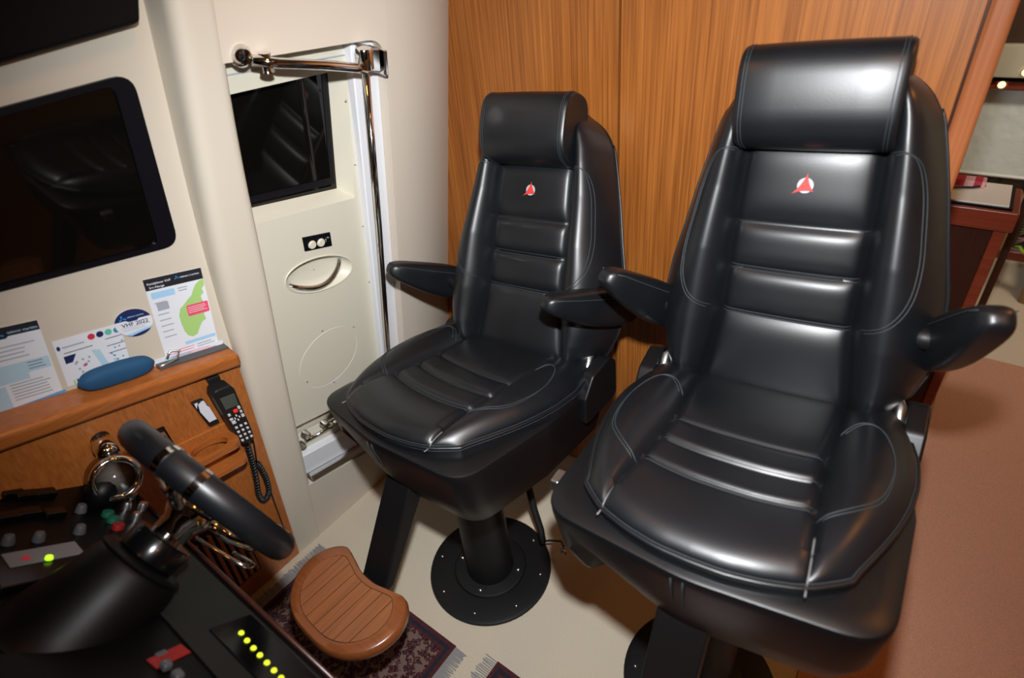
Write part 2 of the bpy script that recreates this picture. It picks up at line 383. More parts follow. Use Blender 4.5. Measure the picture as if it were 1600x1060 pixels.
def lines(x0, x1, y0, dy, n, m='ink_grey', h=.012): return [(m, R4(x0, y0+k*dy, x1-(x1-x0)*.25*random.random(), y0+k*dy+h)) for k in range(n)]
def swirl(cx, cy, r, ar):
    out = []
    for k in range(3):
        a0 = k*2.1+.4; out.append(('ink_logo', [(cx+r*.25*math.cos(a0-.9), cy+ar*r*.25*math.sin(a0-.9)), (cx+r*math.cos(a0-.25), cy+ar*r*math.sin(a0-.25)), (cx+r*1.1*math.cos(a0+.25), cy+ar*r*1.1*math.sin(a0+.25)), (cx+r*.35*math.cos(a0+.6), cy+ar*r*.35*math.sin(a0+.6))], 3))
    return out
# coverage map
G = frame2((.350, 1.193), (.467, 1.165), (.325, .992))
land = [(.93, .14), (1, .13), (.99, .22), (.93, .26), (.95, .32), (.88, .36), (.90, .46), (.92, .55), (.86, .62), (.88, .70), (.80, .72), (.72, .80), (.66, .88), (.56, .90), (.48, .86), (.44, .78), (.42, .66), (.42, .55), (.47, .46), (.55, .42), (.64, .36), (.72, .32), (.78, .24), (.84, .18)]
land = [(x, y*.86+.02) for x, y in land]
it = [('ink_black', R4(0, 0, 1, .13)), ('ink_sky', rrect(R4(.06, .16, .46, .235), .02, 3)), ('ink_green', land), ('ink_pink', rrect(R4(.58, .40, .98, .535), .02, 3), 2), ('ink_sky', R4(.40, .83, .98, .87)), ('ink_grey', R4(.10, .29, .30, .38))]
it += lines(.60, .95, .425, .022, 4, 'ink_cream', .007)
it = [(i[0], i[1], 3) if i[0] == 'ink_cream' else i for i in it]
it += lines(.08, .30, .42, .07, 5, 'ink_grey', .012)+lines(.08, .30, .28, .03, 1)+lines(.03, .55, .90, .03, 3, 'ink_pink', .008)+lines(.6, .95, .90, .03, 3)+swirl(.545, .05, .04, .5)+lines(.52, .72, .17, .03, 2)
mp = sheet('map_sheet', 'white map sheet with green land and red box taped beside the pillar', G, R4(0, 0, 1, 1), it,
           [('Kanalplaner VHF', .04, .068, .0070, 'paper'), ('Sør-Norge', .06, .112, .0070, 'paper'), ('telenor | maritim', .60, .062, .0060, 'paper')])
# round sticker
G = frame2((.2685, 1.157), (.3375, 1.140), (.264, 1.093), lambda y, z, e: SR(y, z, e+.003))
it = [('ink_navy', [(.5+.5*math.cos(a), .5-.5*math.sin(a)) for a in [R_(v) for v in range(15, 166, 10)]]+[(.30, .37), (.38, .43), (.60, .43), (.66, .37)], 1),
      ('ink_navy', [(.5+.5*math.cos(a), .5+.5*math.sin(a)) for a in [R_(v) for v in range(35, 131, 8)]], 1), ('ink_sky', [(.17, .87), (.93, .74), (.88, .82), (.30, .95)], 2)]
it += swirl(.24, .27, .10, 1)+[('ink_grey', R4(.12, .62, .92, .635))]+lines(.15, .85, .68, .05, 2)
sheet('round_sticker', 'round white and navy sticker reading VHF 2022 above the blue pouch', G, disc(.5, .5, .5, .5, 40), it,
      [('VHF 2022', .16, .58, .0125, 'ink_navy'), ('telenor maritim', .37, .28, .0050, 'ink_sky')], 'sticker')
# middle sheet with four coloured dots
G = frame2((.163, 1.153), (.277, 1.128), (.146, 1.051))
it = [('ink_red', disc(.54, .11, .055, .065)), ('ink_navy', disc(.67, .11, .055, .065)), ('ink_mint', disc(.80, .115, .055, .065)), ('ink_teal', disc(.93, .12, .050, .06)),
      ('ink_navy', R4(.10, .29, .52, .305)), ('ink_navy', [(.08, .36), (.26, .36), (.18, .52), (.08, .52)]), ('ink_pale', [(.48, .38), (.60, .42), (.66, .72), (.72, .95), (.60, .98), (.55, .70)]), ('ink_pale', [(.76, .70), (.84, .72), (.86, .92), (.76, .95)]),
      ('ink_navy', R4(.72, .24, 1.0, .255)), ('ink_navy', R4(.72, .40, 1.0, .415)), ('ink_navy', R4(.72, .56, 1.0, .575)), ('ink_green', R4(.10, .90, .125, 1.0)), ('ink_navy', R4(.15, .90, .175, 1.0)), ('ink_grey', R4(.10, .16, .42, .19)), ('ink_navy', disc(.05, .17, .025, .05))]
it += [('ink_grey', disc(.2+.23*random.random(), .5+.35*random.random(), .02, .025, 8)) for _ in range(9)]+[('ink_teal', disc(.72+.25*random.random(), .3+.6*random.random(), .014, .018, 8)) for _ in range(9)]+[('ink_pink', disc(.33, .66, .03, .03, 10))]
sheet('guide_sheet', 'white printed sheet with a row of red, navy and green dots', G, R4(0, 0, 1.0, 1), it)
# left info sheet, cut by the frame edge
G = frame2((.035, 1.240), (.162, 1.206), (.004, 1.055))
it = [('ink_black', R4(0, 0, 1, .12)), ('paper', [(.60, .125), (.64, .10), (1, .10), (1, .14), (.6, .14)], 2), ('ink_pale', R4(.0, .40, .70, .60)), ('ink_pale', R4(.7, .40, .98, .53)), ('ink_pale', R4(.0, .62, .40, .88)), ('ink_blue', [(0, .90), (1.03, .84), (1.05, .89), (0, .97)])]
it += lines(.1, .9, .20, .045, 4)+lines(.45, .95, .62, .035, 6)+swirl(.55, .075, .05, .6)+lines(.72, .95, .42, .035, 3)
sheet('info_sheet', 'white and pale blue information sheet with black header at the left frame edge', G, R4(0, 0, 1, 1), it, [('telenor maritim', .64, .075, .007, 'ink_sky')])
# leaflet standing on the ledge under it
G = frame2((.000, 1.076), (.150, 1.028), (-.008, 1.025))
it = [('ink_sky', R4(.0, .0, 1, .25)), ('ink_olive', [(.10, .85), (.25, .55), (.42, .60), (.36, .95), (.1, 1)]), ('ink_pale', R4(.3, .3, .95, .6)), ('ink_cream', R4(.0, .35, .28, .5)), ('ink_blue', disc(.62, .75, .05, .12)), ('ink_olive', R4(.5, .85, .75, 1))]
sheet('leaflet', 'small boating leaflet with harbour picture leaning on the teak ledge', G, R4(0, 0, 1, 1), it)
# strip sheet behind the pouch
G = frame2((.165, 1.052), (.452, .972), (.160, 1.033), lambda y, z, e: SR(y, z, e+.004))
sheet('strip_sheet', 'long narrow white sheet lying behind the blue pouch', G, R4(0, 0, 1, 1), [('ink_pale', R4(.55, .2, .75, .9))]+lines(.6, .95, .2, .2, 3, 'ink_pink', .06))
# glasses pouch on the ledge
t0 = SL(.150, ledge_z(.150), -.020); t1 = SL(.292, ledge_z(.292), -.020)
b = MB(); ax = (t1-t0).normalized(); upv = Vector((.25, 0, 1)).normalized(); upv = (upv-ax*upv.dot(ax)).normalized(); sd = ax.cross(upv); rings = []
for k in range(15):
    t = k/14; c = t0.lerp(t1, t)+upv*.024; h = .023*(1-abs(2*t-1)**5)**.5*(.78+.25*math.sin(math.pi*t))+.0015; w_ = .017*(1-abs(2*t-1)**6)**.5+.001
    rings.append([c+upv*h*math.copysign(abs(math.sin(a))**.8, math.sin(a))+sd*w_*math.copysign(abs(math.cos(a))**.8, math.cos(a)) for a in [2*math.pi*i/16 for i in range(16)]])
b.loft(rings); tag(b.build('glasses_pouch', 'pouch_blue', smooth=True, sub=1), 'slim dark blue pouch lying on the teak ledge', 'pouch')
b = MB(); c0 = SL(.296, ledge_z(.296)+.010, -.014)
b.tube([c0, SL(.315, ledge_z(.315)+.012, -.012), SL(.340, ledge_z(.34)+.010, -.02), SL(.355, ledge_z(.355)+.024, -.03), SL(.338, ledge_z(.338)+.026, -.035), SL(.325, ledge_z(.325)+.012, -.03)], .003, 6)
tag(b.build('cord_loop', 'steel', smooth=True), 'small loop of cord and wire beside the blue pouch', 'cord')

# ------------------------------------------------------------------ door
DE = -.050
d1 = struct(thing('door_1', SL(.75, .43, DE), 'x', 'door')); del d1['label']; del d1['category']; dp = []
dout = [(.54, .525), (.965, .415), (.965, 1.56), (.54, 1.60)]
hole = rrect([(.57, 1.206), (.908, 1.152), (.928, 1.470), (.57, 1.482)], [0, .006, .006, 0], 3)
ec = Vector((.762, .985)); ea = Vector((.1045, -.034)); eb = Vector((.018, .047))
ell = [tuple(ec+ea*math.cos(a)+eb*math.sin(a)) for a in [2*math.pi*k/40 for k in range(40)]]
b = MB(); v, f = polyfill(lambda y, z: SL(y, z, DE), dout, [hole, ell]); b.add(v, f)
b.loft([[SL(y, z, DE) for y, z in dout], [SL(y, z, DE-.03) for y, z in dout]], False)
dp.append(b.build('door_leaf', 'door_cream', smooth=True, auto=30))
pane = [(.57, 1.214), (.890, 1.176), (.902, 1.462), (.57, 1.474)]
b = MB(); hq = [(.57, 1.206), (.908, 1.152), (.928, 1.470), (.57, 1.482)]
b.loft([[SL(y, z, DE) for y, z in hq], [SL(y-.020 if y > .6 else y, z+.022*(1 if z < 1.3 else 0)-.004, DE-.045) for y, z in hq]], False); dp.append(b.build('window_reveal', 'door_cream'))
b = MB(); slab(b, SL, [(.53, 1.19), (.915, 1.14), (.925, 1.49), (.53, 1.50)], DE-.060, DE-.046); dp.append(b.build('pane', 'glass_dark'))
b = MB(); g = [(.56, 1.236), (.884, 1.186), (.903, 1.462), (.56, 1.476)]; gi = [(.56, 1.252), (.872, 1.206), (.890, 1.458), (.56, 1.472)]
v, f = polyfill(lambda y, z: SL(y, z, DE-.0445), g, [gi]); b.add(v, f); dp.append(b.build('seal', 'rubber'))
b = MB(); rings = []
for s, e in ((1.0, 0), (.96, -.004), (.88, -.016), (.74, -.024), (.5, -.027), (.02, -.027)):
    rings.append([SL(*(ec+ea*s*math.cos(a)+eb*s*math.sin(a)), DE+e) for a in [2*math.pi*k/40 for k in range(40)]])
b.loft(rings, False); dp.append(b.build('handle_dish', 'door_cream', smooth=True, fix=False))
b = MB(); rings = []
b.tube([SL(*(ec+ea*1.01*math.cos(a)+eb*1.02*math.sin(a)), DE+.001) for a in [2*math.pi*k/40 for k in range(40)]], .0022, 6, True); dp.append(b.build('dish_rim', 'door_cream', smooth=True))
b = MB(); b.tube([SL(*(Vector((.668, .989)).lerp(Vector((.845, .986)), t)+Vector((0, -.030*math.sin(math.pi*t)))), DE-.022+.034*math.sin(math.pi*t)**.6) for t in [k/16 for k in range(17)]], .0065, 10); dp.append(b.build('grab_handle', 'chrome', smooth=True))
sw = [(.727, 1.113), (.811, 1.092), (.811, 1.051), (.727, 1.073)]
b = MB(); slab(b, SL, sw, DE, DE+.004); sp = b.build('switch_plate', 'rubber', bevel=.001); dp.append(sp)
subs = []
for k, (y, z) in enumerate(((.750, 1.083), (.777, 1.077))):
    b = MB(); b.lathe([(.0, .009), (.0095, .009), (.0115, .006), (.0115, .003)], SL(y, z, DE), NL, 20); subs.append(b.build('push_button', 'door_cream', smooth=True, auto=40))
b = MB(); b.lathe([(.0, .007), (.007, .007), (.009, .003)], SL(.799, 1.075, DE), NL, 16); subs.append(b.build('lock_barrel', 'chrome', smooth=True, auto=40)); adopt(sp, subs)
b = MB(); cc = Vector((.742, .690)); b.tube([SL(cc.x+.108*math.cos(a), cc.y+.100*math.sin(a), DE) for a in [2*math.pi*k/48 for k in range(48)]], .0008, 4, True); dp.append(b.build('hatch_outline', 'ink_cream', smooth=True))
for y, z in ((.735, .80), (.845, .745), (.652, .655), (.742, .585), (.915, 1.40), (.921, 1.24), (.925, 1.06), (.925, .87), (.72, 1.515)):
    b = MB(); b.lathe([(.0, .0016), (.0026, .001), (.0032, 0)], SL(y, z, DE), NL, 10); dp.append(b.build('screw', 'steel', smooth=True))
b = MB(); b.tube([SL(.56, 1.520, DE+.001), SL(.94, 1.498, DE+.001)], .0015, 6); dp.append(b.build('top_joint', 'ink_grey'))
adopt(d1, dp)
# white frame with rounded head, sill
b = MB(); fo = rrect([(.50, 1.575), (.50, 1.552), (.925, 1.532), (.925, .25), (1.004, .23), (1.004, 1.532+.02)], [0, 0, .03, 0, 0, .06], 8)
fo = [(.926, .20)]+[(1.004, .18)]+rrect([(1.004, .18), (1.004, 1.535), (.90, 1.54)], [0, .055, 0], 8)[1:-1]+[(.926, 1.54)]
slab(b, SL, fo, -.075, -.026); struct(b.build('trim_3', 'white_frame', bevel=.004))
b = MB(); slab(b, SL, [(.60, 1.62), (.60, 1.50), (1.1, 1.50), (1.1, 1.62)], -.13, -.082); slab(b, SL, [(.50, .0), (1.1, .0), (1.1, .45), (.50, .55)], -.13, -.090)
struct(b.build('wall_left_backing', 'cream'))
def sillz(y): return .432-.27*(y-.56)
b = MB(); slab(b, SL, [(.50, sillz(.50)), (1.0, sillz(1.0)), (1.0, sillz(1.0)-.088), (.50, sillz(.50)-.088)], -.085, -.004); sl_ = struct(b.build('trim_4', 'white_frame', bevel=.003))
b = MB(); slab(b, SL, [(.50, sillz(.5)+.018), (1.0, sillz(1.0)+.018), (1.0, sillz(1.0)-.003), (.50, sillz(.5)-.003)], -.085, -.030); b.build('sill_track', 'door_cream', sl_, bevel=.002)
b = MB(); slab(b, SL, [(.556, sillz(.556)-.090), (1.0, sillz(1.0)-.090), (1.0, sillz(1.0)-.112), (.556, sillz(.556)-.118)], -.02, .014); b.build('threshold_bar', 'chrome', sl_, bevel=.003)
st = thing('door_latch_gear', SL(.62, sillz(.62)+.03, -.03), 'chrome latch rods and rollers along the foot of the cream door', 'latch'); pp = []
b = MB(); b.tube([SL(.585, sillz(.585)+.040, -.022), SL(.82, sillz(.82)+.052, -.022)], .006, 8); pp.append(b.build('latch_rod', 'chrome', smooth=True))
b = MB(); b.tube([SL(.66, sillz(.66)+.062, -.030), SL(.84, sillz(.84)+.078, -.030)], .004, 8); pp.append(b.build('latch_rod', 'steel', smooth=True))
for y, dz in ((.572, .022), (.595, .060), (.665, .066), (.70, .052), (.735, .074)):
    b = MB(); b.lathe([(.0, .012), (.010, .012), (.012, .004), (.012, -.01)], SL(y, sillz(y)+dz, -.028), NL, 14); pp.append(b.build('roller', 'chrome', smooth=True, auto=40))
adopt(st, pp)
# chrome rail beside the door with its stay arm
gr = thing('grab_rail', SL(.90, .42, .02), 'tall chrome grab rail with horizontal arm at the side door', 'rail'); pp = []
b = MB(); b.tube([SL(.918, 1.505, .026), SL(.912, 1.10, .030), SL(.903, .67, .030), SL(.899, .40, .028)], .0085, 12); pp.append(b.build('upright_tube', 'chrome', smooth=True))
b = MB(); b.tube([SL(.655, 1.553, .012), SL(.70, 1.542, .026), SL(.80, 1.522, .038), SL(.88, 1.501, .036), SL(.915, 1.488, .028)], .0100, 14); pp.append(b.build('stay_arm', 'chrome', smooth=True))
b = MB(); b.lathe([(.0, .030), (.017, .030), (.019, .026), (.019, -.012), (.0, -.014)], SL(.918, 1.502, .026), (.2, 0, 1), 18); pp.append(b.build('knuckle', 'chrome', smooth=True, auto=40))
b = MB(); slab(b, SL, [(.935, 1.478), (.968, 1.470), (.968, 1.520), (.935, 1.526)], -.026, .022); pp.append(b.build('bracket', 'chrome', bevel=.003))
b = MB(); slab(b, SL, [(.974, 1.462), (.984, 1.460), (.984, 1.516), (.974, 1.518)], -.026, .030); pp.append(b.build('bracket', 'chrome', bevel=.003))
b = MB(); b.lathe([(.0, .022), (.014, .020), (.021, .010), (.021, 0)], SL(.643, 1.560, -.008), NL, 18); pp.append(b.build('rosette', 'chrome', smooth=True, auto=40))
b = MB(); b.lathe([(.0, .017), (.012, .016), (.012, -.016), (.014, -.019), (0, -.02)], SL(.682, 1.546, .014), (.2, 0, 1), 16); pp.append(b.build('knuckle', 'chrome', smooth=True, auto=40))
adopt(gr, pp)

# ------------------------------------------------------------------ handset, mount, cup holder, outlet on the teak dash
def rbox(mb, F, poly, e0, e1): return slab(mb, F, poly, e0, e1)
HS = thing('radio_handset', SL(.405, .70, .02), 'black radio handset with grey screen and keypad hung on the teak dash', 'handset'); pp = []
hu = Vector((-.012, .205)); hc0 = Vector((.398, .695)); hr = Vector((.040, -.010))
def H(x, y): q = hc0+hr*x+hu*y; return (q.x, q.y)
b = MB(); slab(b, SL, rrect([H(-.36, .0), H(.42, .0), H(.52, .15), H(.60, .95), H(.45, 1.03), H(-.52, 1.03), H(-.68, .93), H(-.52, .2)], .008, 4), .012, .046)
body = b.build('handset_body', 'handset', bevel=.005, seg=3); pp.append(body)
b = MB(); slab(b, SL, [H(-.42, .70), H(.40, .70), H(.44, .90), H(-.44, .90)], .044, .0475); s1 = b.build('screen', 'lcd', bevel=.001); ks = [s1]
keys = [(-.30+.3*i, .08+.085*j, .16, .035) for i in range(3) for j in range(4)]+[(-.36, .50, .2, .035), (-.36, .58, .16, .04), (.36, .48, .18, .05), (.36, .56, .14, .04), (.34, .63, .16, .05), (.0, .53, .09, .03), (.0, .45, .09, .03), (-.14, .49, .08, .03), (.14, .49, .08, .03), (-.3, .43, .24, .05)]
for x, y, w_, h_ in keys:
    b = MB(); slab(b, SL, [H(x-w_/2, y), H(x+w_/2, y), H(x+w_/2, y+h_), H(x-w_/2, y+h_)], .045, .0482); ks.append(b.build('key', 'key_white', bevel=.0008))
b = MB(); slab(b, SL, [H(-.05, .60), H(.20, .60), H(.20, .65), H(-.05, .65)], .045, .0485); ks.append(b.build('call_key', 'key_red', bevel=.0008)); adopt(body, ks)
b = MB(); slab(b, SL, [H(-.30, .90), H(.34, .90), H(.40, 1.10), H(-.34, 1.10)], .0, .014); pp.append(b.build('wall_clip', 'handset', bevel=.003))
cpts = [SL(*q, e) for q, e in (((.404, .69), .028), ((.408, .65), .020), ((.412, .60), .014), ((.413, .56), .012))]
coil = []; path = [Vector(q) for q in ((.404, .66), (.402, .61), (.399, .56), (.393, .50), (.386, .45), (.389, .415), (.401, .405), (.415, .425), (.420, .47), (.418, .52), (.412, .565))]
NP = 420
def cat(ps, t):
    x = t*(len(ps)-1); i = min(int(x), len(ps)-2); f_ = x-i; p0 = ps[max(i-1, 0)]; p1 = ps[i]; p2 = ps[i+1]; p3 = ps[min(i+2, len(ps)-1)]
    return .5*((2*p1)+(p2-p0)*f_+(2*p0-5*p1+4*p2-p3)*f_*f_+(3*p1-p0-3*p2+p3)*f_**3)
for k in range(NP+1):
    t = k/NP; q = cat(path, t); a = t*2*math.pi*46; d = (cat(path, min(1, t+.01))-cat(path, max(0, t-.01))).normalized(); nn = Vector((-d.y, d.x))
    q = q+nn*.0062*math.cos(a); coil.append(SL(q.x, q.y, .014+.0062*math.sin(a)))
b = MB(); b.tube(coil, .0026, 5); pp.append(b.build('coiled_cord', 'coil', smooth=True))
b = MB(); b.tube([SL(.404, .70, .03), SL(.404, .66, .02)], .005, 8); b.tube([SL(.412, .565, .012), SL(.425, .63, .004), SL(.428, .72, .004)], .0022, 6); b.tube([SL(.415, .55, .006), SL(.424, .42, .003), SL(.424, .20, .003), SL(.422, .06, .003)], .0022, 6); pp.append(b.build('lead', 'coil', smooth=True))
adopt(HS, pp)
AP = thing('arched_label_plate', SL(.345, .80), 'small black holder with a white arched label left of the handset', 'holder'); pp = []
pc = [(.322, .880), (.349, .873), (.364, .778), (.338, .784)]
b = MB(); slab(b, SL, rrect(pc, .004, 3), 0, .010); pp.append(b.build('holder_body', 'handset', bevel=.002))
b = MB(); slab(b, SL, [(.333, .868), (.3395, .871), (.346, .864), (.354, .842), (.3595, .795), (.341, .799), (.331, .845)], .009, .0108); pp.append(b.build('label_face', 'paper'))
b = MB(); slab(b, SL, [(.3435, .7995), (.3575, .7965), (.3578, .791), (.344, .794)], .009, .0112); pp.append(b.build('label_bar', 'ink_black'))
for q in ([(.326, .877), (.334, .875), (.327, .860)], [(.340, .873), (.3475, .871), (.3505, .855)]):
    b = MB(); slab(b, SL, q, .009, .0108); pp.append(b.build('label_corner', 'paper'))
adopt(AP, pp)
CH = thing('cup_holder', SL(.32, .66), 'two tier teak cup holder bracket under the handset', 'cup holder'); pp = []
def shelf(y0, y1, z0, dp_, th, hole_):
    # horizontal tongue standing off the panel: local (a along Y, d out of the panel)
    sl = -.20
    def Pt(a, d, h): y = y0+(y1-y0)*a; return SL(y, z0+sl*(y-y0)+h, 0)+Vector((1, 0, .04))*d
    out = rrect([(0, 0), (1, 0), (1, dp_), (0, dp_)], 0)
    aa = [(0, -.002), (1.0, -.002)]+[(1.0-.20*(1-math.cos(t)), dp_*.62+dp_*.38*math.sin(t)) for t in [math.pi/2*k/8 for k in range(9)]]+[(.20*(1-math.cos(t)), dp_*.62+dp_*.38*math.sin(t)) for t in [math.pi/2*(8-k)/8 for k in range(9)]]
    hs = [[(.5+.34*math.cos(t), dp_*.52+dp_*.34*math.sin(t)) for t in [2*math.pi*k/28 for k in range(28)]]] if hole_ else []
    b = MB()
    for h in (0, -th):
        v, f = polyfill(lambda a, d: Pt(a, d, h), aa, hs); b.add(v, f)
    b.loft([[Pt(a, d, 0) for a, d in aa], [Pt(a, d, -th) for a, d in aa]], False)
    for q in hs: b.loft([[Pt(a, d, 0) for a, d in q], [Pt(a, d, -th) for a, d in q]], False)
    return b.build('shelf_ring' if hole_ else 'lower_shelf', 'teak_trim', smooth=True, auto=35, bevel=.0025)
pp.append(shelf(.245, .374, .765, .085, .018, True)); pp.append(shelf(.250, .378, .690, .080, .014, False))
b = MB(); slab(b, SL, [(.25, .79), (.385, .762), (.385, .63), (.25, .66)], 0, .008); pp.append(b.build('back_board', 'teak_dash', bevel=.002)); adopt(CH, pp)
b = MB(); slab(b, SL, [(.222, .868), (.252, .860), (.256, .775), (.228, .782)], 0, .006); OU = b.build('outlet_plate', 'gloss_black', bevel=.002)
tag(OU, 'small square black socket plate on the teak dash behind the wheel', 'socket')
b = MB(); slab(b, SL, [(.229, .856), (.247, .851), (.249, .815), (.232, .820)], .006, .009); b.build('socket_insert', 'steel', OU, bevel=.001)

# ------------------------------------------------------------------ helm console
NC = Vector((0, .6, .8)).normalized(); TC = Vector((0, -.8, .6))
def CP(x, s, e=0): return Vector((x, .125, .80))+TC*s+NC*e       # console face: s up the slope
def cray(px, py):
    d = CR*((px-800)/FPX)+CD*((py-530)/FPX)+CF; o = Vector((0, .125, .80)); t = (o-CAM).dot(NC)/d.dot(NC); q = CAM+d*t
    return q.x, (q-o).dot(TC)
HC = thing('helm_console', (-.85, .05, 0), 'black helm console with switch panel and hooded steering column', 'console'); pp = []
b = MB(); prof = [(.125, .80), (.132, .785), (.10, .70), (.06, .05), (-.75, .05), (-.75, 1.15), (-.31, 1.125)]
xw = lambda z: -1.455+.211*z+.002
b.prism([Vector((xw(z), y, z)) for y, z in prof], [Vector((-.42, y, z)) for y, z in prof]); pp.append(b.build('console_body', 'console_black', bevel=.006))
b = MB(); b.prism([CP(-1.0, .012, .0), CP(-.43, .012, 0), CP(-.43, .13, 0), CP(-1.0, .13, 0)], [CP(-1.0, .012, .004), CP(-.43, .012, .004), CP(-.43, .13, .004), CP(-1.0, .13, .004)]); pp.append(b.build('rear_pad', 'console_grey', bevel=.002))
b = MB(); b.tube([CP(-1.20, -.002, .002), CP(-.42, -.002, .002)], .004, 8); pp.append(b.build('edge_trim', 'mahogany_dark', smooth=True))
xa, sa = cray(366, 985); xb, sb = cray(470, 1095)
b = MB(); q = [(xa-.015, .020), (-.44, .020), (-.44, .092), (xa-.015, .092)]; b.prism([CP(x, s, .003) for x, s in q], [CP(x, s, .0075) for x, s in q]); lp_ = b.build('lamp_strip', 'gloss_black', bevel=.002); pp.append(lp_); ss = []
for px, py in ((375, 997), (384, 1009), (394, 1021), (404, 1032), (415, 1044), (426, 1056), (437, 1068), (448, 1081)):
    x, s = cray(px, py); b = MB(); b.lathe([(.0, .011), (.0035, .0105), (.0045, .0085), (.0045, .006)], CP(x, s), NC, 12); ss.append(b.build('indicator_led', 'led', smooth=True))
adopt(lp_, ss)
def cbox(name, px0, py0, wx, ws, h, mat, bev=.002, ang=0, e=0):
    x, s = cray(px0, py0); b = MB(); ca, sa_ = math.cos(R_(ang)), math.sin(R_(ang))
    q = [(x+dx*ca-dy*sa_, s+dx*sa_+dy*ca) for dx, dy in ((-wx/2, -ws/2), (wx/2, -ws/2), (wx/2, ws/2), (-wx/2, ws/2))]
    b.prism([CP(*p, e) for p in q], [CP(*p, e+h) for p in q]); o = b.build(name, mat, bevel=bev); pp.append(o); return o
dv = cbox('autopilot_unit', 65, 893, .085, .13, .014, 'gloss_black', .003)
x, s = cray(66, 880)
b = MB(); q = [(x-.022, s-.050), (x+.020, s-.050), (x+.020, s+.050), (x-.022, s+.050)]; b.prism([CP(*p, .014) for p in q], [CP(*p, .0165) for p in q]); k1 = b.build('face_plate', 'device_white', bevel=.001)
b = MB(); x2, s2 = cray(73, 888); b.lathe([(0, .022), (.005, .021), (.006, .016)], CP(x2, s2), NC, 10); k2 = b.build('status_lamp', 'led_green', smooth=True)
b = MB(); x2, s2 = cray(37, 888); b.lathe([(0, .0185), (.006, .018), (.006, .016)], CP(x2, s2), NC, 12); k3 = b.build('logo_dot', 'ink_red'); adopt(dv, [k1, k2, k3])
for px, py, m in ((160, 795, 'red_button'), (168, 806, 'green_button'), (176, 815, 'green_button'), (184, 826, 'red_button')):
    x, s = cray(px, py); b = MB(); b.lathe([(0, .010), (.0095, .009), (.011, .004), (.011, 0)], CP(x, s), NC, 16); pp.append(b.build('push_button', m, smooth=True, auto=40))
for px, py in ((205, 778), (197, 795), (222, 796), (212, 812), (126, 800), (124, 833), (60, 845), (12, 850)):
    x, s = cray(px, py); b = MB(); b.lathe([(0, .016), (.007, .015), (.009, .010), (.010, 0)], CP(x, s), NC, 14); pp.append(b.build('selector_knob', 'steel' if px > 190 else 'grey_button', smooth=True, auto=40))
for px, py in ((18, 775), (40, 778), (70, 775), (12, 812), (45, 806), (84, 806)):
    cbox('rocker_switch', px, py, .026, .034, .012, 'gloss_black', .003)
lab = cbox('warning_label', 264, 1027, .024, .052, .002, 'red_label', .0006, -8)
cbox('label_mark', 252, 1023, .009, .015, .0026, 'grey_button', .0005, -8); cbox('toggle_switch', 258, 1046, .016, .014, .012, 'grey_button', .004); cbox('toggle_switch', 276, 1062, .018, .014, .012, 'grey_button', .004)
adopt(HC, pp)

# steering wheel and its hooded column
AXW = Vector((0, .963, .27)).normalized(); CW = Vector((-.866, .181, .968)); UW = Vector((1, 0, 0)); VW = AXW.cross(UW)
SWh = thing('steering_wheel', CW-AXW*.09, 'black leather steering wheel with chrome bands, seen edge on', 'steering wheel'); pp = []
RM = .151
b = MB()
def rimpt(a, r=RM): return CW+(UW*math.cos(a)+VW*math.sin(a))*r
b.tube([rimpt(2*math.pi*k/72) for k in range(72)], .0245, 14, True); pp.append(b.build('rim', 'leather', smooth=True))
for a0 in (-70, -48, 50, 72, 170, 192):
    b = MB(); b.tube([rimpt(R_(a0+k*1.4-2.1)) for k in range(4)], .0256, 14); pp.append(b.build('rim_band', 'chrome', smooth=True, auto=50))
for a0 in (-59, 61, 181):
    b = MB(); pts = [CW-AXW*.038+(UW*math.cos(R_(a0))+VW*math.sin(R_(a0)))*r+AXW*h for r, h in ((.03, 0), (.08, 0), (.12, .01), (.148, .03))]
    b.tube(pts, .011, 10); pp.append(b.build('spoke', 'chrome', smooth=True))
b = MB(); b.lathe([(0, .006), (.030, .004), (.040, -.010), (.040, -.030), (.029, -.045), (.029, -.085), (.034, -.09)], CW-AXW*.02, AXW, 32); pp.append(b.build('hub', 'chrome', smooth=True, auto=40))
b = MB(); b.lathe([(.030, -.090), (.047, -.092), (.050, -.096), (.050, -.128), (.046, -.132), (.060, -.134)], CW, AXW, 36); hood_ = [b.build('column_collar', 'gloss_black', smooth=True, auto=40)]
b = MB(); b.lathe([(.045, -.132), (.066, -.134), (.071, -.139), (.068, -.144), (.072, -.150), (.083, -.20), (.097, -.25), (.108, -.285), (.116, -.292), (.118, -.31), (.11, -.34)], CW, AXW, 48); hood_.append(b.build('column_hood', 'console_black', smooth=True, auto=40)); adopt(HC, hood_)
tl_ = [CW-AXW*.06+Vector(q) for q in ((.02, 0, -.03), (.05, .01, -.05), (.085, .02, -.07), (.10, .03, -.085), (.085, .04, -.098), (.05, .03, -.085))]
b = MB(); b.tube([cat(tl_, k/24) for k in range(25)], .0035, 8); pp.append(b.build('turn_lever', 'chrome', smooth=True))
adopt(SWh, pp)

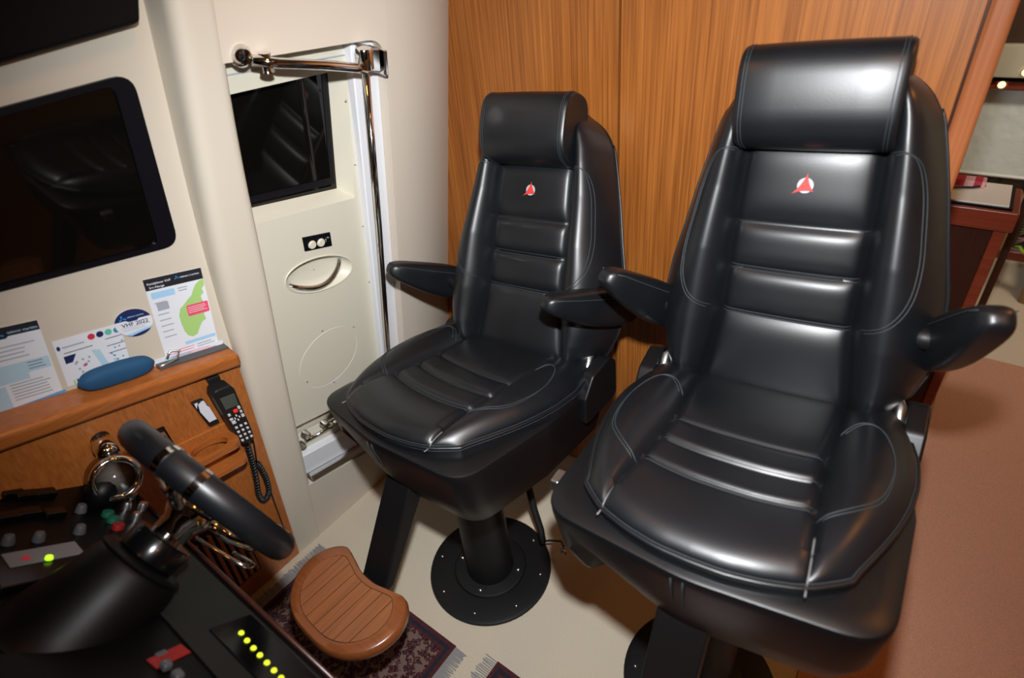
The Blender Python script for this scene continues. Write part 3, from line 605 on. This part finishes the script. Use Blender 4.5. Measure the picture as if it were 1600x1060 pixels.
# throttle control
x0, s0 = cray(172, 800)
TH = thing('throttle_control', CP(x0, s0), 'chrome engine throttle lever with black grip beside the wheel', 'throttle'); pp = []
def TR(px, py, d):
    r = CR*((px-800)/FPX)+CD*((py-530)/FPX)+CF; return CAM+r*d
ctr = TR(182, 748, 1.155); nrm = (CAM-ctr).normalized(); nrm = (nrm+CR*.22+CD*.12).normalized()
b = MB(); b.lathe([(0, .0), (.034, .0), (.037, .006), (.043, .004), (.046, -.004), (.046, -.060), (.040, -.070), (0, -.07)], ctr, nrm, 36); pp.append(b.build('drum', 'gloss_black', smooth=True, auto=40))
b = MB(); b.lathe([(.032, .002), (.036, .008), (.044, .006), (.047, -.003), (.045, -.012)], ctr, nrm, 36, False); pp.append(b.build('bezel', 'chrome', smooth=True))
b = MB(); b.lathe([(0, .003), (.032, .0015)], ctr, nrm, 24); pp.append(b.build('dial', 'dial_face', smooth=True))
top = TR(165, 700, 1.19); tip = TR(130, 645, 1.24)
b = MB(); b.tube([ctr-nrm*.03, ctr.lerp(top, .6)-nrm*.03, top], .018, 12, rf=lambda t: .026-.010*t); pp.append(b.build('lever_arm', 'chrome', smooth=True))
b = MB(); b.tube([top-(tip-top)*.25, top, top+(tip-top)*.2], .022, 14, rf=lambda t: .0225-.004*abs(2*t-1)); pp.append(b.build('lever_ferrule', 'chrome', smooth=True))
b = MB(); b.tube([top.lerp(tip, t) for t in (.1, .3, .6, .85, 1.0, 1.04)], .018, 12, rf=lambda t: .017+.004*math.sin(math.pi*t)-.012*max(0, t-.85)/.15); pp.append(b.build('lever_grip', 'leather', smooth=True))
b = MB(); b.tube([ctr-nrm*.045, CP(x0-.03, s0+.01, .03), CP(x0-.03, s0+.01, .004)], .03, 14); pp.append(b.build('foot', 'console_black', smooth=True))
adopt(TH, pp)

# ------------------------------------------------------------------ rugs
def rug(name, x0, y0, x1, y1, label, fr):
    t = thing(name, ((x0+x1)/2, (y0+y1)/2, 0), label, 'rug'); q = []
    def lay(nm, a, c, d, e_, z, m): b = MB(); b.box((a, c, .0005), (d, e_, z)); q.append(b.build(nm, m, bevel=.0015))
    lay('edge_band', x0, y0, x1, y1, .0055, 'rug_border'); lay('dark_band', x0+.012, y0+.012, x1-.012, y1-.012, .0062, 'rug_navy')
    lay('guard_band', x0+.024, y0+.024, x1-.024, y1-.024, .0066, 'rug_border'); lay('field', x0+.032, y0+.032, x1-.032, y1-.032, .0072, 'rug_pile')
    b = MB()
    for k in range(150):
        y = y0+.004+(y1-y0-.008)*k/149; l = .036+.01*random.random(); dy = .006*(random.random()-.5)
        for xx, sg in ((x1, 1), (x0, -1)):
            if (sg > 0 and 'r' in fr) or (sg < 0 and 'l' in fr): b.tube([(xx-.002*sg, y, .003), (xx+sg*l*.5, y+dy*.4, .0035), (xx+sg*l, y+dy, .0022)], .0016, 4)
    o = b.build('fringe', 'fringe'); o['kind'] = 'stuff'; q.append(o); adopt(t, q)
rug('oriental_rug', -1.385, .06, -.780, .512, 'dark red oriental rug under the slatted wooden footrest', 'lr')
rug('oriental_rug', -.652, -.35, -.14, .547, 'dark red oriental rug showing only its corner at the bottom edge', 'lr')

# ------------------------------------------------------------------ helm chairs
WT = [(-.05, .165), (-.02, .200), (.03, .240), (.09, .260), (.16, .263), (.24, .253), (.32, .234), (.40, .217), (.48, .197), (.54, .180), (.58, .155), (.605, .125), (.62, .09)]
CT = [(-.05, .145), (.02, .140), (.17, .119), (.35, .117), (.48, .112), (.62, .10)]
SEAM_T = (.167, .26, .349)
def back_w(t): return smooth(WT, t, .012)
def back_c(t): return smooth(CT, t, .03)
def back_d(x, t):
    w = back_w(t); c = min(back_c(t), w*.82); a = abs(x)
    seg = [-.03, .167, .26, .349, .50]; pil = 0
    for i in range(4):
        if seg[i] <= t <= seg[i+1]: pil = (1-abs(2*(t-seg[i])/(seg[i+1]-seg[i])-1)**4)
    if a <= c:
        d = .020+.014*pil*(1-(a/c)**6)**.5+.006*(1-(a/c)**2)
    else:
        s = min(1, (a-c)/max(w-c, 1e-4)); bol = .068*lerp([(-.05, .5), (.05, .9), (.15, 1.0), (.30, .95), (.42, .75), (.5, .7), (.62, .55)], t)
        d = .020*(1-s**3)+bol*math.sin(math.pi*min(1, s**.72))-.050*s**5
    d -= .009*math.exp(-((a-c)/.009)**2)
    end = 1
    if t > .56: end = max(0, 1-((t-.56)/.062)**2.2)**.5
    if t < .03: end = max(0, 1-((.03-t)/.083)**2.5)**.5
    return -.04+(d+.04)*end
WS = [(0, .196), (.08, .218), (.18, .240), (.32, .256), (.5, .264), (.7, .262), (1, .240)]
FY = [(0, -.302), (.05, -.300), (.10, -.289), (.15, -.270), (.20, -.228), (.25, -.165), (.28, -.13)]
def seat_cv(v): return smooth([(0, .150), (.3, .139), (.6, .132), (1, .142)], v, .05)
def seat_xy(u, v):
    w = smooth(WS, v, .05); c = seat_cv(v); a = abs(u); x = c*a/.5 if a < .5 else c+(w-c)*(a-.5)/.5
    x = math.copysign(x, u); yf = smooth(FY, abs(x), .015); return x, yf+(.205-yf)*v
def welt(y): return .1547*(.163-y)
SEAM_V = (.304, .452, .596)
def seat_h(u, v):
    x, y = seat_xy(u, v); a = abs(x); w = smooth(WS, v, .05); c = seat_cv(v)
    E = max(0, 1-(a/w)**7)**.5*max(0, 1-(1-v)**10)**.5
    segs = [-.05, .304, .452, .596, 1.02]; pil = 0
    for i in range(4):
        if segs[i] <= v <= segs[i+1]: pil = 1-abs(2*(v-segs[i])/(segs[i+1]-segs[i])-1)**4
    front = max(0, (.40-v)/.4)
    if a <= c: h = .018+(.014 if v < .304 else .008)*pil+.012*front
    else:
        s = min(1, (a-c)/max(w-c, 1e-4)); h = .018+.036*math.sin(math.pi*min(1, s**.8)*.8)*lerp([(0, .35), (.2, .7), (.4, 1), (.8, 1), (1, .7)], v)+.012*front
    h -= .010*math.exp(-((a-c)/.008)**2)*(.5 if v < .1 else 1)
    if a < c:
        for vs_ in SEAM_V: h -= .005*math.exp(-((v-vs_)/.013)**2)*(1-(a/c)**8)
    return h*E
def seat_inv(x, y):
    v = .5; a = abs(x)
    yf = smooth(FY, a, .015); v = max(0, min(1, (y-yf)/(.205-yf))); w = smooth(WS, v, .05); c = seat_cv(v)
    u = .5*a/c if a < c else .5+.5*min(1, (a-c)/(w-c)); return math.copysign(u, x), v

def make_chair(px, py, yaw, zs, slide, tilt, rec, label, foot_dz, arms, dx=0, byaw=0, boff=(0, 0, 0)):
    root = thing('helm_chair', (px, py, 0), label, 'chair', 'black leather helm chairs'); parts = []
    ca, sa_ = math.cos(R_(yaw)), math.sin(R_(yaw)); ct, stt = math.cos(R_(tilt)), math.sin(R_(tilt)); cr_, sr = math.cos(R_(rec)), math.sin(R_(rec))
    def T(x, y, z):           # seat space -> world
        y += slide; x += dx
        x, z = x*ct-z*stt, z*ct+x*stt
        return Vector((px+x*ca+y*sa_, py-x*sa_+y*ca, z+zs))
    cb, sb_ = math.cos(R_(byaw)), math.sin(R_(byaw))
    def TB(x, y, z):
        yy = y-.163; y2 = .163+yy*cr_+z*sr; z2 = z*cr_-yy*sr
        x, y2 = x*cb+(y2-.2)*sb_, .2-x*sb_+(y2-.2)*cb
        return T(x+boff[0], y2+boff[1], z2+boff[2])
    def BK(x, t, d): d -= .032; return TB(x, .198+.234*t-.972*d, .972*t+.234*d)
    def floorT(x, y, z): return Vector((px+x*ca+y*sa_, py-x*sa_+y*ca, z))
    def sub(parent, objs): adopt(parent, objs)
    # pedestal
    b = MB(); b.lathe([(0, .0005), (.195, .0005), (.199, .004), (.197, .010), (.187, .013), (.118, .014), (.114, .020), (.107, .022), (.0, .022)], (px, py, 0), (0, 0, 1), 64)
    base = b.build('pedestal_base', 'black_metal', smooth=True, auto=35); parts.append(base); bl = []
    for k in range(8):
        a = R_(22+45*k); b = MB(); b.lathe([(0, .0185), (.004, .0175), (.0055, .0135)], (px+.168*math.cos(a), py+.168*math.sin(a), 0), (0, 0, 1), 10); bl.append(b.build('bolt', 'steel', smooth=True))
    for k in range(4):
        a = R_(20+90*k); b = MB(); b.lathe([(0, .028), (.006, .0265), (.0075, .021)], (px+.096*math.cos(a), py+.096*math.sin(a), 0), (0, 0, 1), 10); bl.append(b.build('bolt', 'steel', smooth=True))
    sub(base, bl)
    b = MB(); b.lathe([(.078, .02), (.074, .03), (.072, .30), (.072, zs-.20)], (px, py, 0), (0, 0, 1), 40); parts.append(b.build('pedestal_column', 'black_metal', smooth=True, auto=35))
    b = MB(); b.lathe([(.070, zs-.36), (.086, zs-.35), (.092, zs-.33), (.086, zs-.31), (.094, zs-.29), (.088, zs-.27), (.095, zs-.25), (.09, zs-.14)], (px, py, 0), (0, 0, 1), 40); parts.append(b.build('suspension_boot', 'rubber', smooth=True))
    # shell under the seat
    b = MB(); sh = rrect([(-.246, .26), (-.272, -.02), (-.258, -.292), (0, -.318), (.258, -.292), (.272, -.02), (.246, .26)], [.03, .08, .075, .3, .075, .08, .03], 8)
    def bot(x, y):
        k = 1.0
        if y < -.12 and x < -.03: k = 1-.42*max(0, min(1, (-.03-x)/.03))*max(0, min(1, (x+.225)/.02))
        return -.030-.195*k
    rings = []
    for f_, sc_, dy in ((.0, .90, 0), (0, .985, 0), (.012, .997, 0), (.035, 1.002, 0), (.12, 1.0, 0), (.55, .965, .0), (.93, .90, .01), (1.0, .87, .01), (1.0, .5, .02)):
        rings.append([T(x*sc_, (y+.03)*sc_-.03+dy, welt(y*sc_)-.026+(bot(x, y)+.03)*f_+(.006 if f_ == 0 and sc_ < .95 else 0)) for x, y in sh])
    b.loft(rings); shell = b.build('seat_shell', 'shell_plastic', smooth=True, auto=38); parts.append(shell)
    sq = []
    for xo in (-.008, .010):
        b = MB(); b.tube([T(xo-.01, -.318*1.0-.002+.3*.0, welt(-.318)-.034), T(xo-.01, -.320, welt(-.318)-.055), T(xo-.01, -.309, welt(-.31)-.11), T(xo-.01, -.279, welt(-.28)-.17)], .0012, 5); sq.append(b.build('stitching', 'thread', smooth=True))
    b = MB(); b.box((-.286, -.215, -.012), (-.268, -.180, .016), T); sq.append(b.build('adjuster_button', 'steel', bevel=.004))
    sub(shell, sq)
    for sg in (-1, 1):
        b = MB(); pr_ = rrect([(.115, -.11), (.265, -.10), (.268, .012), (.235, .035), (.165, .020), (.125, -.03)], .022, 5)
        b.prism([T(sg*.236, y, z) for y, z in pr_], [T(sg*.272, y, z) for y, z in pr_]); hc = b.build('hinge_cover', 'shell_plastic', bevel=.006, seg=3); parts.append(hc)
        b = MB(); b.tube([T(sg*.228, .17, -.03), T(sg*.226, .215, .03), BK(sg*.205, .05, -.045)], .010, 8); h1 = b.build('hinge_arm', 'steel', smooth=True)
        b = MB(); b.tube([T(sg*.222, .16, -.005), T(sg*.220, .20, .012)], .009, 8); h2 = b.build('foam_bit', 'foam', smooth=True); sub(hc, [h1, h2])
    # seat cushion
    NU, NV = 150, 120; b = MB()
    us = [2*i/NU-1 for i in range(NU+1)]; vs = [(j/NV)**1.15 for j in range(NV+1)]
    rows = []
    for v in vs:
        row = []
        for u in us:
            x, y = seat_xy(u, v); row.append(T(x, y, welt(y)+seat_h(u, v)))
        rows.append(row)
    b.grid(rows)
    per = [(u, 0) for u in us]+[(1, v) for v in vs[1:]]+[(u, 1) for u in us[::-1][1:]]+[(-1, v) for v in vs[::-1][1:-1]]
    def skirt(dz, ins): return [T(x*(1-ins), (y+.05)*(1-ins)-.05, welt(y)+dz) for x, y in [seat_xy(u, v) for u, v in per]]
    b.loft([skirt(0, 0), skirt(-.004, -.004), skirt(-.02, -.006), skirt(-.042, .0), skirt(-.055, .025)], False)
    seat = b.build('seat_cushion', 'leather', smooth=True, auto=75); parts.append(seat); sq = []
    def seat_line(pts, m='thread', r=.0011, lift=.0006):
        q = []
        for x, y in pts: u, v = seat_inv(x, y); q.append(T(x, y, welt(y)+seat_h(u, v)+lift))
        b = MB(); b.tube(q, r, 5); sq.append(b.build('stitching', m, smooth=True))
    for k, v_ in enumerate(SEAM_V):
        for off in ((-.011, .011) if k == 0 else (.008,)):
            q = []
            for i in range(41):
                u = (-.485+.97*i/40); x, y = seat_xy(u, v_+off); q.append(T(x, y, welt(y)+seat_h(u, v_+off)+.0006))
            b = MB(); b.tube(q, .0010 if k == 0 else .0008, 5); sq.append(b.build('stitching', 'thread', smooth=True))
    for sg in (-1, 1):
        arc = [Vector(q) for q in ((.142, -.150), (.180, -.125), (.212, -.085), (.226, -.02), (.225, .045), (.205, .100), (.175, .112), (.150, .085))]
        for off in (0, .007):
            seat_line([(sg*(p_.x+off*math.cos(t*3)), p_.y+off*.6*math.sin(t*3-1.2)) for t, p_ in [(i/36, cat(arc, i/36)) for i in range(37)]])
        seat_line([(sg*(.1515-.006*i/14), -.285+.125*i/14*.8) for i in range(15)], 'thread_pale', .0013)
    sub(seat, sq)
    b = MB(); b.tube(skirt(.0005, -.006)[:len(us)+len(vs)-1]+[], .0042, 8); w1_ = b.build('welt_piping', 'leather', smooth=True)
    b = MB(); ring = skirt(.0005, -.006); b = MB(); b.tube(ring, .0042, 8, True); bpy.data.objects.remove(w1_); wp_ = b.build('welt_piping', 'leather', smooth=True)
    b = MB(); b.tube(skirt(.0055, .004), .0010, 5, True); ws2 = b.build('stitching', 'thread', smooth=True); b = MB(); b.tube(skirt(-.006, -.010), .0010, 5, True); ws3 = b.build('stitching', 'thread', smooth=True); sub(seat, [wp_, ws2, ws3])
    # backrest
    NU, NT = 150, 170; b = MB(); rf, rb = [], []
    us = [math.sin(math.pi/2*q)*.35+q*.65 for q in [2*i/NU-1 for i in range(NU+1)]]
    us = [2*i/NU-1 for i in range(NU+1)]
    ts = [-.05+.67*(.5-.5*math.cos(math.pi*j/NT))*.5+.67*j/NT*.5 for j in range(NT+1)]
    def bx_(u, t):
        w = back_w(t); c = min(back_c(t), w*.82); a = abs(u); x = c*a/.5 if a < .5 else c+(w-c)*(1-(1-(a-.5)/.5)**1.4)
        return math.copysign(x, u)
    for t in ts:
        w = back_w(t); rf.append([BK(bx_(u, t), t, back_d(bx_(u, t), t)) for u in us])
    b.grid(rf)
    def bd(u, t):
        end = 1
        if t > .56: end = max(0, 1-((t-.56)/.062)**2.2)**.5
        if t < .03: end = max(0, 1-((.03-t)/.083)**2.5)**.5
        return -.04-(.026*(1-abs(u)**3))*end
    for t in ts:
        rb.append([BK(bx_(u, t), t, bd(bx_(u, t)/back_w(t), t)) for u in us])
    b.grid(rb)
    for sgi in (0, -1): b.grid([[r[sgi] for r in rf], [r[sgi] for r in rb]])
    bm_ = b.build('backrest', 'leather', smooth=True, auto=80); parts.append(bm_); sq = []
    def back_line(pts, m='thread', r=.0010, lift=.0007):
        b = MB(); b.tube([BK(x, t, back_d(x, t)+lift) for x, t in pts], r, 5); sq.append(b.build('stitching', m, smooth=True))
    for k, tt_ in enumerate(SEAM_T):
        c = back_c(tt_)-.003
        for off in ((-.004, .003) if k < 2 else (0,)): back_line([(-c+2*c*i/40, tt_+off) for i in range(41)], r=.0009)
    for sg in (-1, 1):
        arc = [Vector(q) for q in ((.118, .484), (.140, .487), (.160, .470), (.176, .425), (.188, .36), (.196, .30), (.193, .245), (.172, .205), (.132, .180))]
        for off in (0, .006): back_line([(sg*(p_.x+off), p_.y-off*.5) for p_ in [cat(arc, i/50) for i in range(51)]])
        b = MB(); b.tube([BK(sg*back_w(t)*1.0, t, back_d(back_w(t), t)+.004) for t in [.0+.55*i/60 for i in range(61)]], .0030, 6); sq.append(b.build('edge_piping', 'leather', smooth=True))
    sub(bm_, sq)
    # headrest
    b = MB(); hw = .121; rings = []; tc_, th_, dc, dh = .566, .083, .062, .060
    def sec(x, k):
        out = []
        for i in range(40):
            a = 2*math.pi*i/40; c_, s_ = math.cos(a), math.sin(a)
            dd = dc+dh*k*math.copysign(abs(c_)**.72, c_); t = tc_+th_*k**.5*math.copysign(abs(s_)**.62, s_)*(1-.10*c_)
            out.append(BK(x, t+.012*(dd-.03)/.1, dd))
        return out
    for x, k in ((-hw+.0, .80), (-hw-.002, .90), (-hw+.001, .965), (-hw+.008, 1.0), (-.06, 1.02), (0, 1.03), (.06, 1.02), (hw-.008, 1.0), (hw-.001, .965), (hw+.002, .90), (hw, .80)): rings.append(sec(x, k))
    rings = [sec(-hw+.002, .3)]+rings+[sec(hw-.002, .3)]
    b.loft(rings); hd = b.build('headrest', 'leather', smooth=True, auto=75); parts.append(hd); sq = []
    for sg in (-1, 1):
        for dx_ in (.008, .013): b = MB(); b.tube([p_ for p_ in sec(sg*(hw-dx_), 1.008)], .0008, 5, True); sq.append(b.build('stitching', 'thread', smooth=True))
    sub(hd, sq)
    # emblem
    e0 = .424; R0 = .0135
    def EM(x, y, l): return BK(x*R0, e0+y*R0, back_d(x*R0*.5, e0)+.0006+l)
    b = MB(); b.prism([EM(*q, 0) for q in disc(0, 0, 1, 1, 28)], [EM(*q, .0008) for q in disc(0, 0, 1, 1, 28)]); em = b.build('emblem', 'emblem_grey'); parts.append(em)
    tips = [Vector((.08, 1.50)), Vector((-1.45, -1.10)), Vector((1.05, -.72))]; star = []
    for i in range(3):
        a_, c_ = tips[i], tips[(i+1) % 3]; mid = (a_+c_)*.5*.42
        for k in range(8):
            t = k/8; star.append(tuple(a_*(1-t)**2+mid*2*t*(1-t)+c_*t*t))
    b = MB(); b.prism([EM(x*1.1, y*1.1, .0008) for x, y in star], [EM(x*1.1, y*1.1, .0011) for x, y in star]); s1_ = b.build('emblem_outline', 'emblem_edge')
    b = MB(); b.prism([EM(x*.94, y*.94, .0011) for x, y in star], [EM(x*.94, y*.94, .0017) for x, y in star]); s2_ = b.build('emblem_star', 'emblem_red'); sub(em, [s1_, s2_])
    # armrests: pads hinged on the back, tilted up
    for sg, (yr, zr, LA, ay, ap) in ((-1, arms[0]), (1, arms[1])):
        A0 = Vector((sg*.262, yr, zr)); ay, ap = R_(ay), R_(ap)
        dv_ = Vector((sg*math.sin(ay)*math.cos(ap), -math.cos(ay)*math.cos(ap), math.sin(ap))); uv_ = Vector((-sg*math.sin(ay)*math.sin(ap), math.cos(ay)*math.sin(ap), math.cos(ap))); sv_ = dv_.cross(uv_)
        ST = [(-.50, .020, .016, -.010), (-.46, .034, .022, -.008), (-.25, .046, .025, -.003), (0, .050, .027, 0), (.3, .046, .029, .002), (.6, .036, .030, .008), (.82, .028, .0285, .013), (.93, .021, .024, .015), (.985, .013, .016, .014), (1.0, .005, .007, .013)]
        def AR(k, fx, fz): st_, hh, ww, up_ = ST[k]; return T(*(A0+dv_*LA*st_+uv_*(up_+hh*fz)+sv_*ww*fx))
        rings = []
        for k in range(len(ST)):
            rings.append([AR(k, math.copysign(abs(math.cos(a))**.65, math.cos(a)), math.copysign(abs(math.sin(a))**.6, math.sin(a))) for a in [2*math.pi*i/24 for i in range(24)]])
        b = MB(); b.loft(rings); ar = b.build('armrest', 'leather', smooth=True, sub=1); parts.append(ar); aq = []
        for fx in (-1, 1):
            b = MB(); b.tube([AR(k, fx*.97, .62) for k in range(1, len(ST)-2)], .0012, 5); aq.append(b.build('stitching', 'thread', smooth=True))
        b = MB(); cst = AR(7, .0, .0); b.lathe([(0, .006), (.005, .0055), (.006, 0)], cst, AR(8, 0, 0)-cst, 10); aq.append(b.build('tip_stud', 'steel', smooth=True))
        b = MB(); b.tube([T(sg*.20, yr+.005, zr), T(sg*.262, yr, zr)], .020, 12); aq.append(b.build('pivot', 'black_metal', smooth=True)); sub(ar, aq)
    # footrest on its bracket
    fz = .40+foot_dz; top = T(.0, -.235, -.09); topw = top-Vector((px, py, 0)); yl = topw.x*sa_+topw.y*ca
    b = MB(); pl_ = [(yl+.03, top.z+.0), (yl-.035, top.z+.0), (-.375, fz-.012), (-.47, fz-.012), (-.47, fz-.022), (-.345, fz-.022)]
    b.prism([floorT(-.048+dx*.3, y, z) for y, z in pl_], [floorT(.040+dx*.3, y, z) for y, z in pl_]); parts.append(b.build('footrest_bracket', 'black_metal', bevel=.006, seg=3))
    fr = []; cyf = -.462
    kid = [Vector(q) for q in ((0, -.092), (.055, -.088), (.105, -.066), (.140, -.025), (.150, .022), (.138, .062), (.108, .088), (.070, .082), (.030, .071), (0, .069))]
    half = [cat(kid, i/36)*1.12 for i in range(37)]; kidney = [(q.x, q.y) for q in half]+[(-q.x, q.y) for q in half[::-1][1:-1]]
    def KD(s): return [(x*s-(0), (y)*s-(.002*(1-s))) for x, y in kidney]
    b = MB(); rings = []
    for s, z in ((.80, -.010), (.95, -.008), (1.0, .002), (1.005, .014), (.985, .026), (.955, .030), (.795, .030), (.79, .0262), (.05, .0262)):
        rings.append([floorT(x, cyf+y, fz+z) for x, y in KD(s)])
    b.loft(rings); fb = b.build('footrest', 'footrest_rim', smooth=True, auto=50); parts.append(fb)
    inner = KD(.79); pk = []; b = MB(); b.add([floorT(x, cyf+y, fz+.0265) for x, y in KD(.785)], [tuple(range(len(kidney)))]); pk.append(b.build('plank_bed', 'groove')); N = 8; x0_, x1_ = -.133, .133; wd = (x1_-x0_)/N
    def yspan(x):
        ys = []
        for i in range(len(inner)):
            (xa_, ya), (xb_, yb_) = inner[i], inner[(i+1) % len(inner)]
            if (xa_-x)*(xb_-x) <= 0 and xa_ != xb_: ys.append(ya+(yb_-ya)*(x-xa_)/(xb_-xa_))
        return (min(ys), max(ys)) if len(ys) >= 2 else None
    for k in range(N):
        xa_, xb_ = x0_+wd*k+.0013, x0_+wd*(k+1)-.0013; lo, hi = [], []
        for i in range(7):
            x = xa_+(xb_-xa_)*i/6; sp_ = yspan(x)
            if sp_: lo.append((x, sp_[0]+.0015)); hi.append((x, sp_[1]-.0015))
        poly = lo+hi[::-1]; b = MB(); b.prism([floorT(x, cyf+y, fz+.0262) for x, y in poly], [floorT(x, cyf+y, fz+.0302) for x, y in poly]); pk.append(b.build('plank', 'footrest_wood'))
    sub(fb, pk)
    adopt(root, parts)
    return root, floorT
c1, _ = make_chair(-.857, .772, 4.0, .747, .056, 3.0, 10.0, 'lower black leather helm chair by the side door, slatted wooden footrest in view', 0, ((.20, .145, .20, 13, 28), (.25, .175, .20, -16, 21)), -.004, -7.5, (.017, -.035, .026))
c2, _ = make_chair(-.167, .811, -3.8, .871, 0, 3.13, 0, 'nearest and taller black leather helm chair, in front of the aisle', .12, ((.26, .135, .20, 24, 36), (.24, .170, .20, 16, 40)))
# loose wire under the left chair
ct_ = thing('loose_cable', (-.72, .93, 0), 'short black cable with bare plug ends hanging behind the pedestal', 'cable'); pp = []
b = MB(); b.tube([(-.765, .90, .33), (-.755, .905, .22), (-.738, .905, .14), (-.728, .898, .09)], .011, 10); pp.append(b.build('conduit', 'coil', smooth=True))
b = MB(); b.tube([(-.728, .898, .09), (-.705, .905, .105), (-.675, .925, .10), (-.665, .925, .075)], .0035, 6); pp.append(b.build('wire', 'coil', smooth=True))
for dx_ in (-.008, .006): b = MB(); b.tube([(-.665, .925, .08), (-.665+dx_, .922, .05)], .005, 6); pp.append(b.build('plug', 'steel', smooth=True))
adopt(ct_, pp)

# ------------------------------------------------------------------ saloon beyond the bulkhead
CX, CY = .172, 2.14
cb_ = thing('saloon_cabinet', (CX-.3, CY+.2, 0), 'dark mahogany cabinet with white top beyond the wooden bulkhead', 'cabinet'); pp = []
b = MB(); b.box((-.75, CY+.012, .06), (CX-.03, CY+.19, .83)); pp.append(b.build('body', 'mahogany_dark'))
b = MB(); b.box((CX-.032, CY, .0), (CX, CY+.20, .84)); pp.append(b.build('corner_post', 'mahogany', bevel=.004))
b = MB(); b.box((-.75, CY+.004, .0), (CX-.02, CY+.19, .07)); pp.append(b.build('plinth', 'mahogany', bevel=.003))
b = MB(); b.box((-.75, CY-.012, .83), (CX+.012, CY+.205, .895)); pp.append(b.build('top_frame', 'mahogany', bevel=.006))
b = MB(); b.box((-.75, CY-.004, .8955), (CX-.008, CY+.20, .903)); pp.append(b.build('dark_edging', 'gloss_black'))
b = MB(); b.box((-.74, CY+.006, .903), (CX-.018, CY+.19, .9065)); pp.append(b.build('worktop', 'counter_white')); adopt(cb_, pp)
b = MB(); b.box((-.06, CY+.125, .907), (.085, CY+.175, .928)); bx = b.build('carton', 'box_pink', bevel=.003); tag(bx, 'small red and white carton on the white cabinet top', 'carton')
b = MB(); b.box((-.02, CY+.1238, .910), (.03, CY+.1762, .9285)); b.box((.055, CY+.1238, .910), (.075, CY+.1762, .9285)); b.build('red_print', 'box_red', bx)
b = MB(); b.tube([(-.10, CY+.06, .911), (-.02, CY+.085, .912), (.05, CY+.105, .914), (.085, CY+.14, .912)], .004, 6); tag(b.build('counter_cable', 'coil', smooth=True), 'black cable lying across the white cabinet top', 'cable')
FYW = 3.80
b = MB(); b.box((-1.5, FYW+.06, -.0), (1.6, FYW+.15, 2.05)); wf = struct(b.build('wall_saloon', 'dark_brown'))
w2 = struct(thing('window_2', (.2, FYW, .0), 'x', 'x')); del w2['label']; del w2['category']; pp = []
b = MB(); b.box((-.8, FYW+.03, .44), (1.4, FYW+.05, .865)); pp.append(b.build('roller_blind', 'blind'))
b = MB(); b.tube([(-.8, FYW+.03, .437), (1.4, FYW+.03, .437)], .008, 8); pp.append(b.build('blind_bar', 'counter_white', smooth=True))
b = MB(); b.box((-.8, FYW+.045, .03), (1.4, FYW+.058, .44)); pp.append(b.build('pane', 'night_glass'))
b = MB(); b.box((-.8, FYW+.0, .0), (1.4, FYW+.06, .05)); pp.append(b.build('bottom_rail', 'mahogany', bevel=.004))
b = MB(); b.box((-.8, FYW+.02, .052), (1.4, FYW+.044, .066)); pp.append(b.build('track', 'steel'))
for x in (.305, .80): b = MB(); b.box((x, FYW+.005, .05), (x+.035, FYW+.058, .95)); pp.append(b.build('mullion', 'tan_wood', bevel=.003))
adopt(w2, pp)
b = MB(); b.box((-.8, FYW-.10, .935), (1.4, FYW+.05, 1.075)); va = struct(b.build('trim_5', 'valance', bevel=.004))
b = MB(); b.box((-.8, FYW-.06, .875), (1.4, FYW+.05, .915)); b.build('pelmet', 'mahogany', va, bevel=.003)
b = MB(); b.box((-.8, FYW-.08, .915), (1.4, FYW+.05, .935)); b.build('shadow_gap', 'gloss_black', va)
b = MB(); b.box((-.8, FYW-.06, 1.075), (1.4, FYW+.055, 1.9)); b.build('soffit', 'dark_brown', va)
for x, z, yy in ((.055, .897, -.064), (.125, .962, -.104), (.60, .962, -.104)):
    t = thing('saloon_spotlight', (x, FYW+yy, z), {.055: 'small glowing spotlight on the dark rail above the blind', .125: 'small glowing spotlight on the cream pelmet above the blind', .60: 'small glowing spotlight on the cream pelmet, outside the frame'}[x], 'lamp', 'saloon spotlights')
    b = MB(); b.lathe([(0, .006), (.013, .005), (.016, 0)], (x, FYW+yy, z), (0, -1, 0), 16); q1 = b.build('lens', 'lamp_glow_small', smooth=True)
    b = MB(); b.lathe([(.015, .004), (.019, .004), (.020, 0)], (x, FYW+yy, z), (0, -1, 0), 20, False); q2 = b.build('rim', 'chrome', smooth=True); adopt(t, [q1, q2])
pv = thing('door_post', (.27, 2.95, 0), 'slim dark wooden post with dried flowers tied to it in the saloon', 'post'); pp = []
b = MB(); b.box((.232, 2.78, 0), (.257, 2.81, 1.4)); pp.append(b.build('post_shaft', 'mahogany_dark', bevel=.003))
for k in range(10):
    a = Vector((.262, 2.775, .52+.012*k)); e_ = a+Vector((.03+.05*random.random(), -.02, .03+.09*random.random()-.05)); b = MB(); b.tube([a, a.lerp(e_, .5)+Vector((0, 0, .012)), e_], .004, 5, rf=lambda t: .003+.005*t); pp.append(b.build('flower_stem', 'leaf' if k % 5 == 0 else 'flower', smooth=True))
adopt(pv, pp)
t = thing('saloon_armchair', (.55, 3.4, 0), 'tan wooden armchair leg and arm at the right frame edge', 'armchair'); pp = []
b = MB(); b.tube([(.44, 3.35, .0), (.435, 3.36, .20), (.42, 3.36, .38)], .022, 10); pp.append(b.build('leg', 'tan_wood', smooth=True))
b = MB(); b.tube([(.80, 3.35, .0), (.80, 3.36, .38)], .022, 10); pp.append(b.build('leg', 'tan_wood', smooth=True))
b = MB(); b.tube([(.40, 3.30, .39), (.43, 3.55, .40)], .020, 10); pp.append(b.build('arm', 'tan_wood', smooth=True))
b = MB(); b.box((.44, 3.33, .17), (.82, 3.65, .28)); pp.append(b.build('seat', 'foam', bevel=.02)); adopt(t, pp)
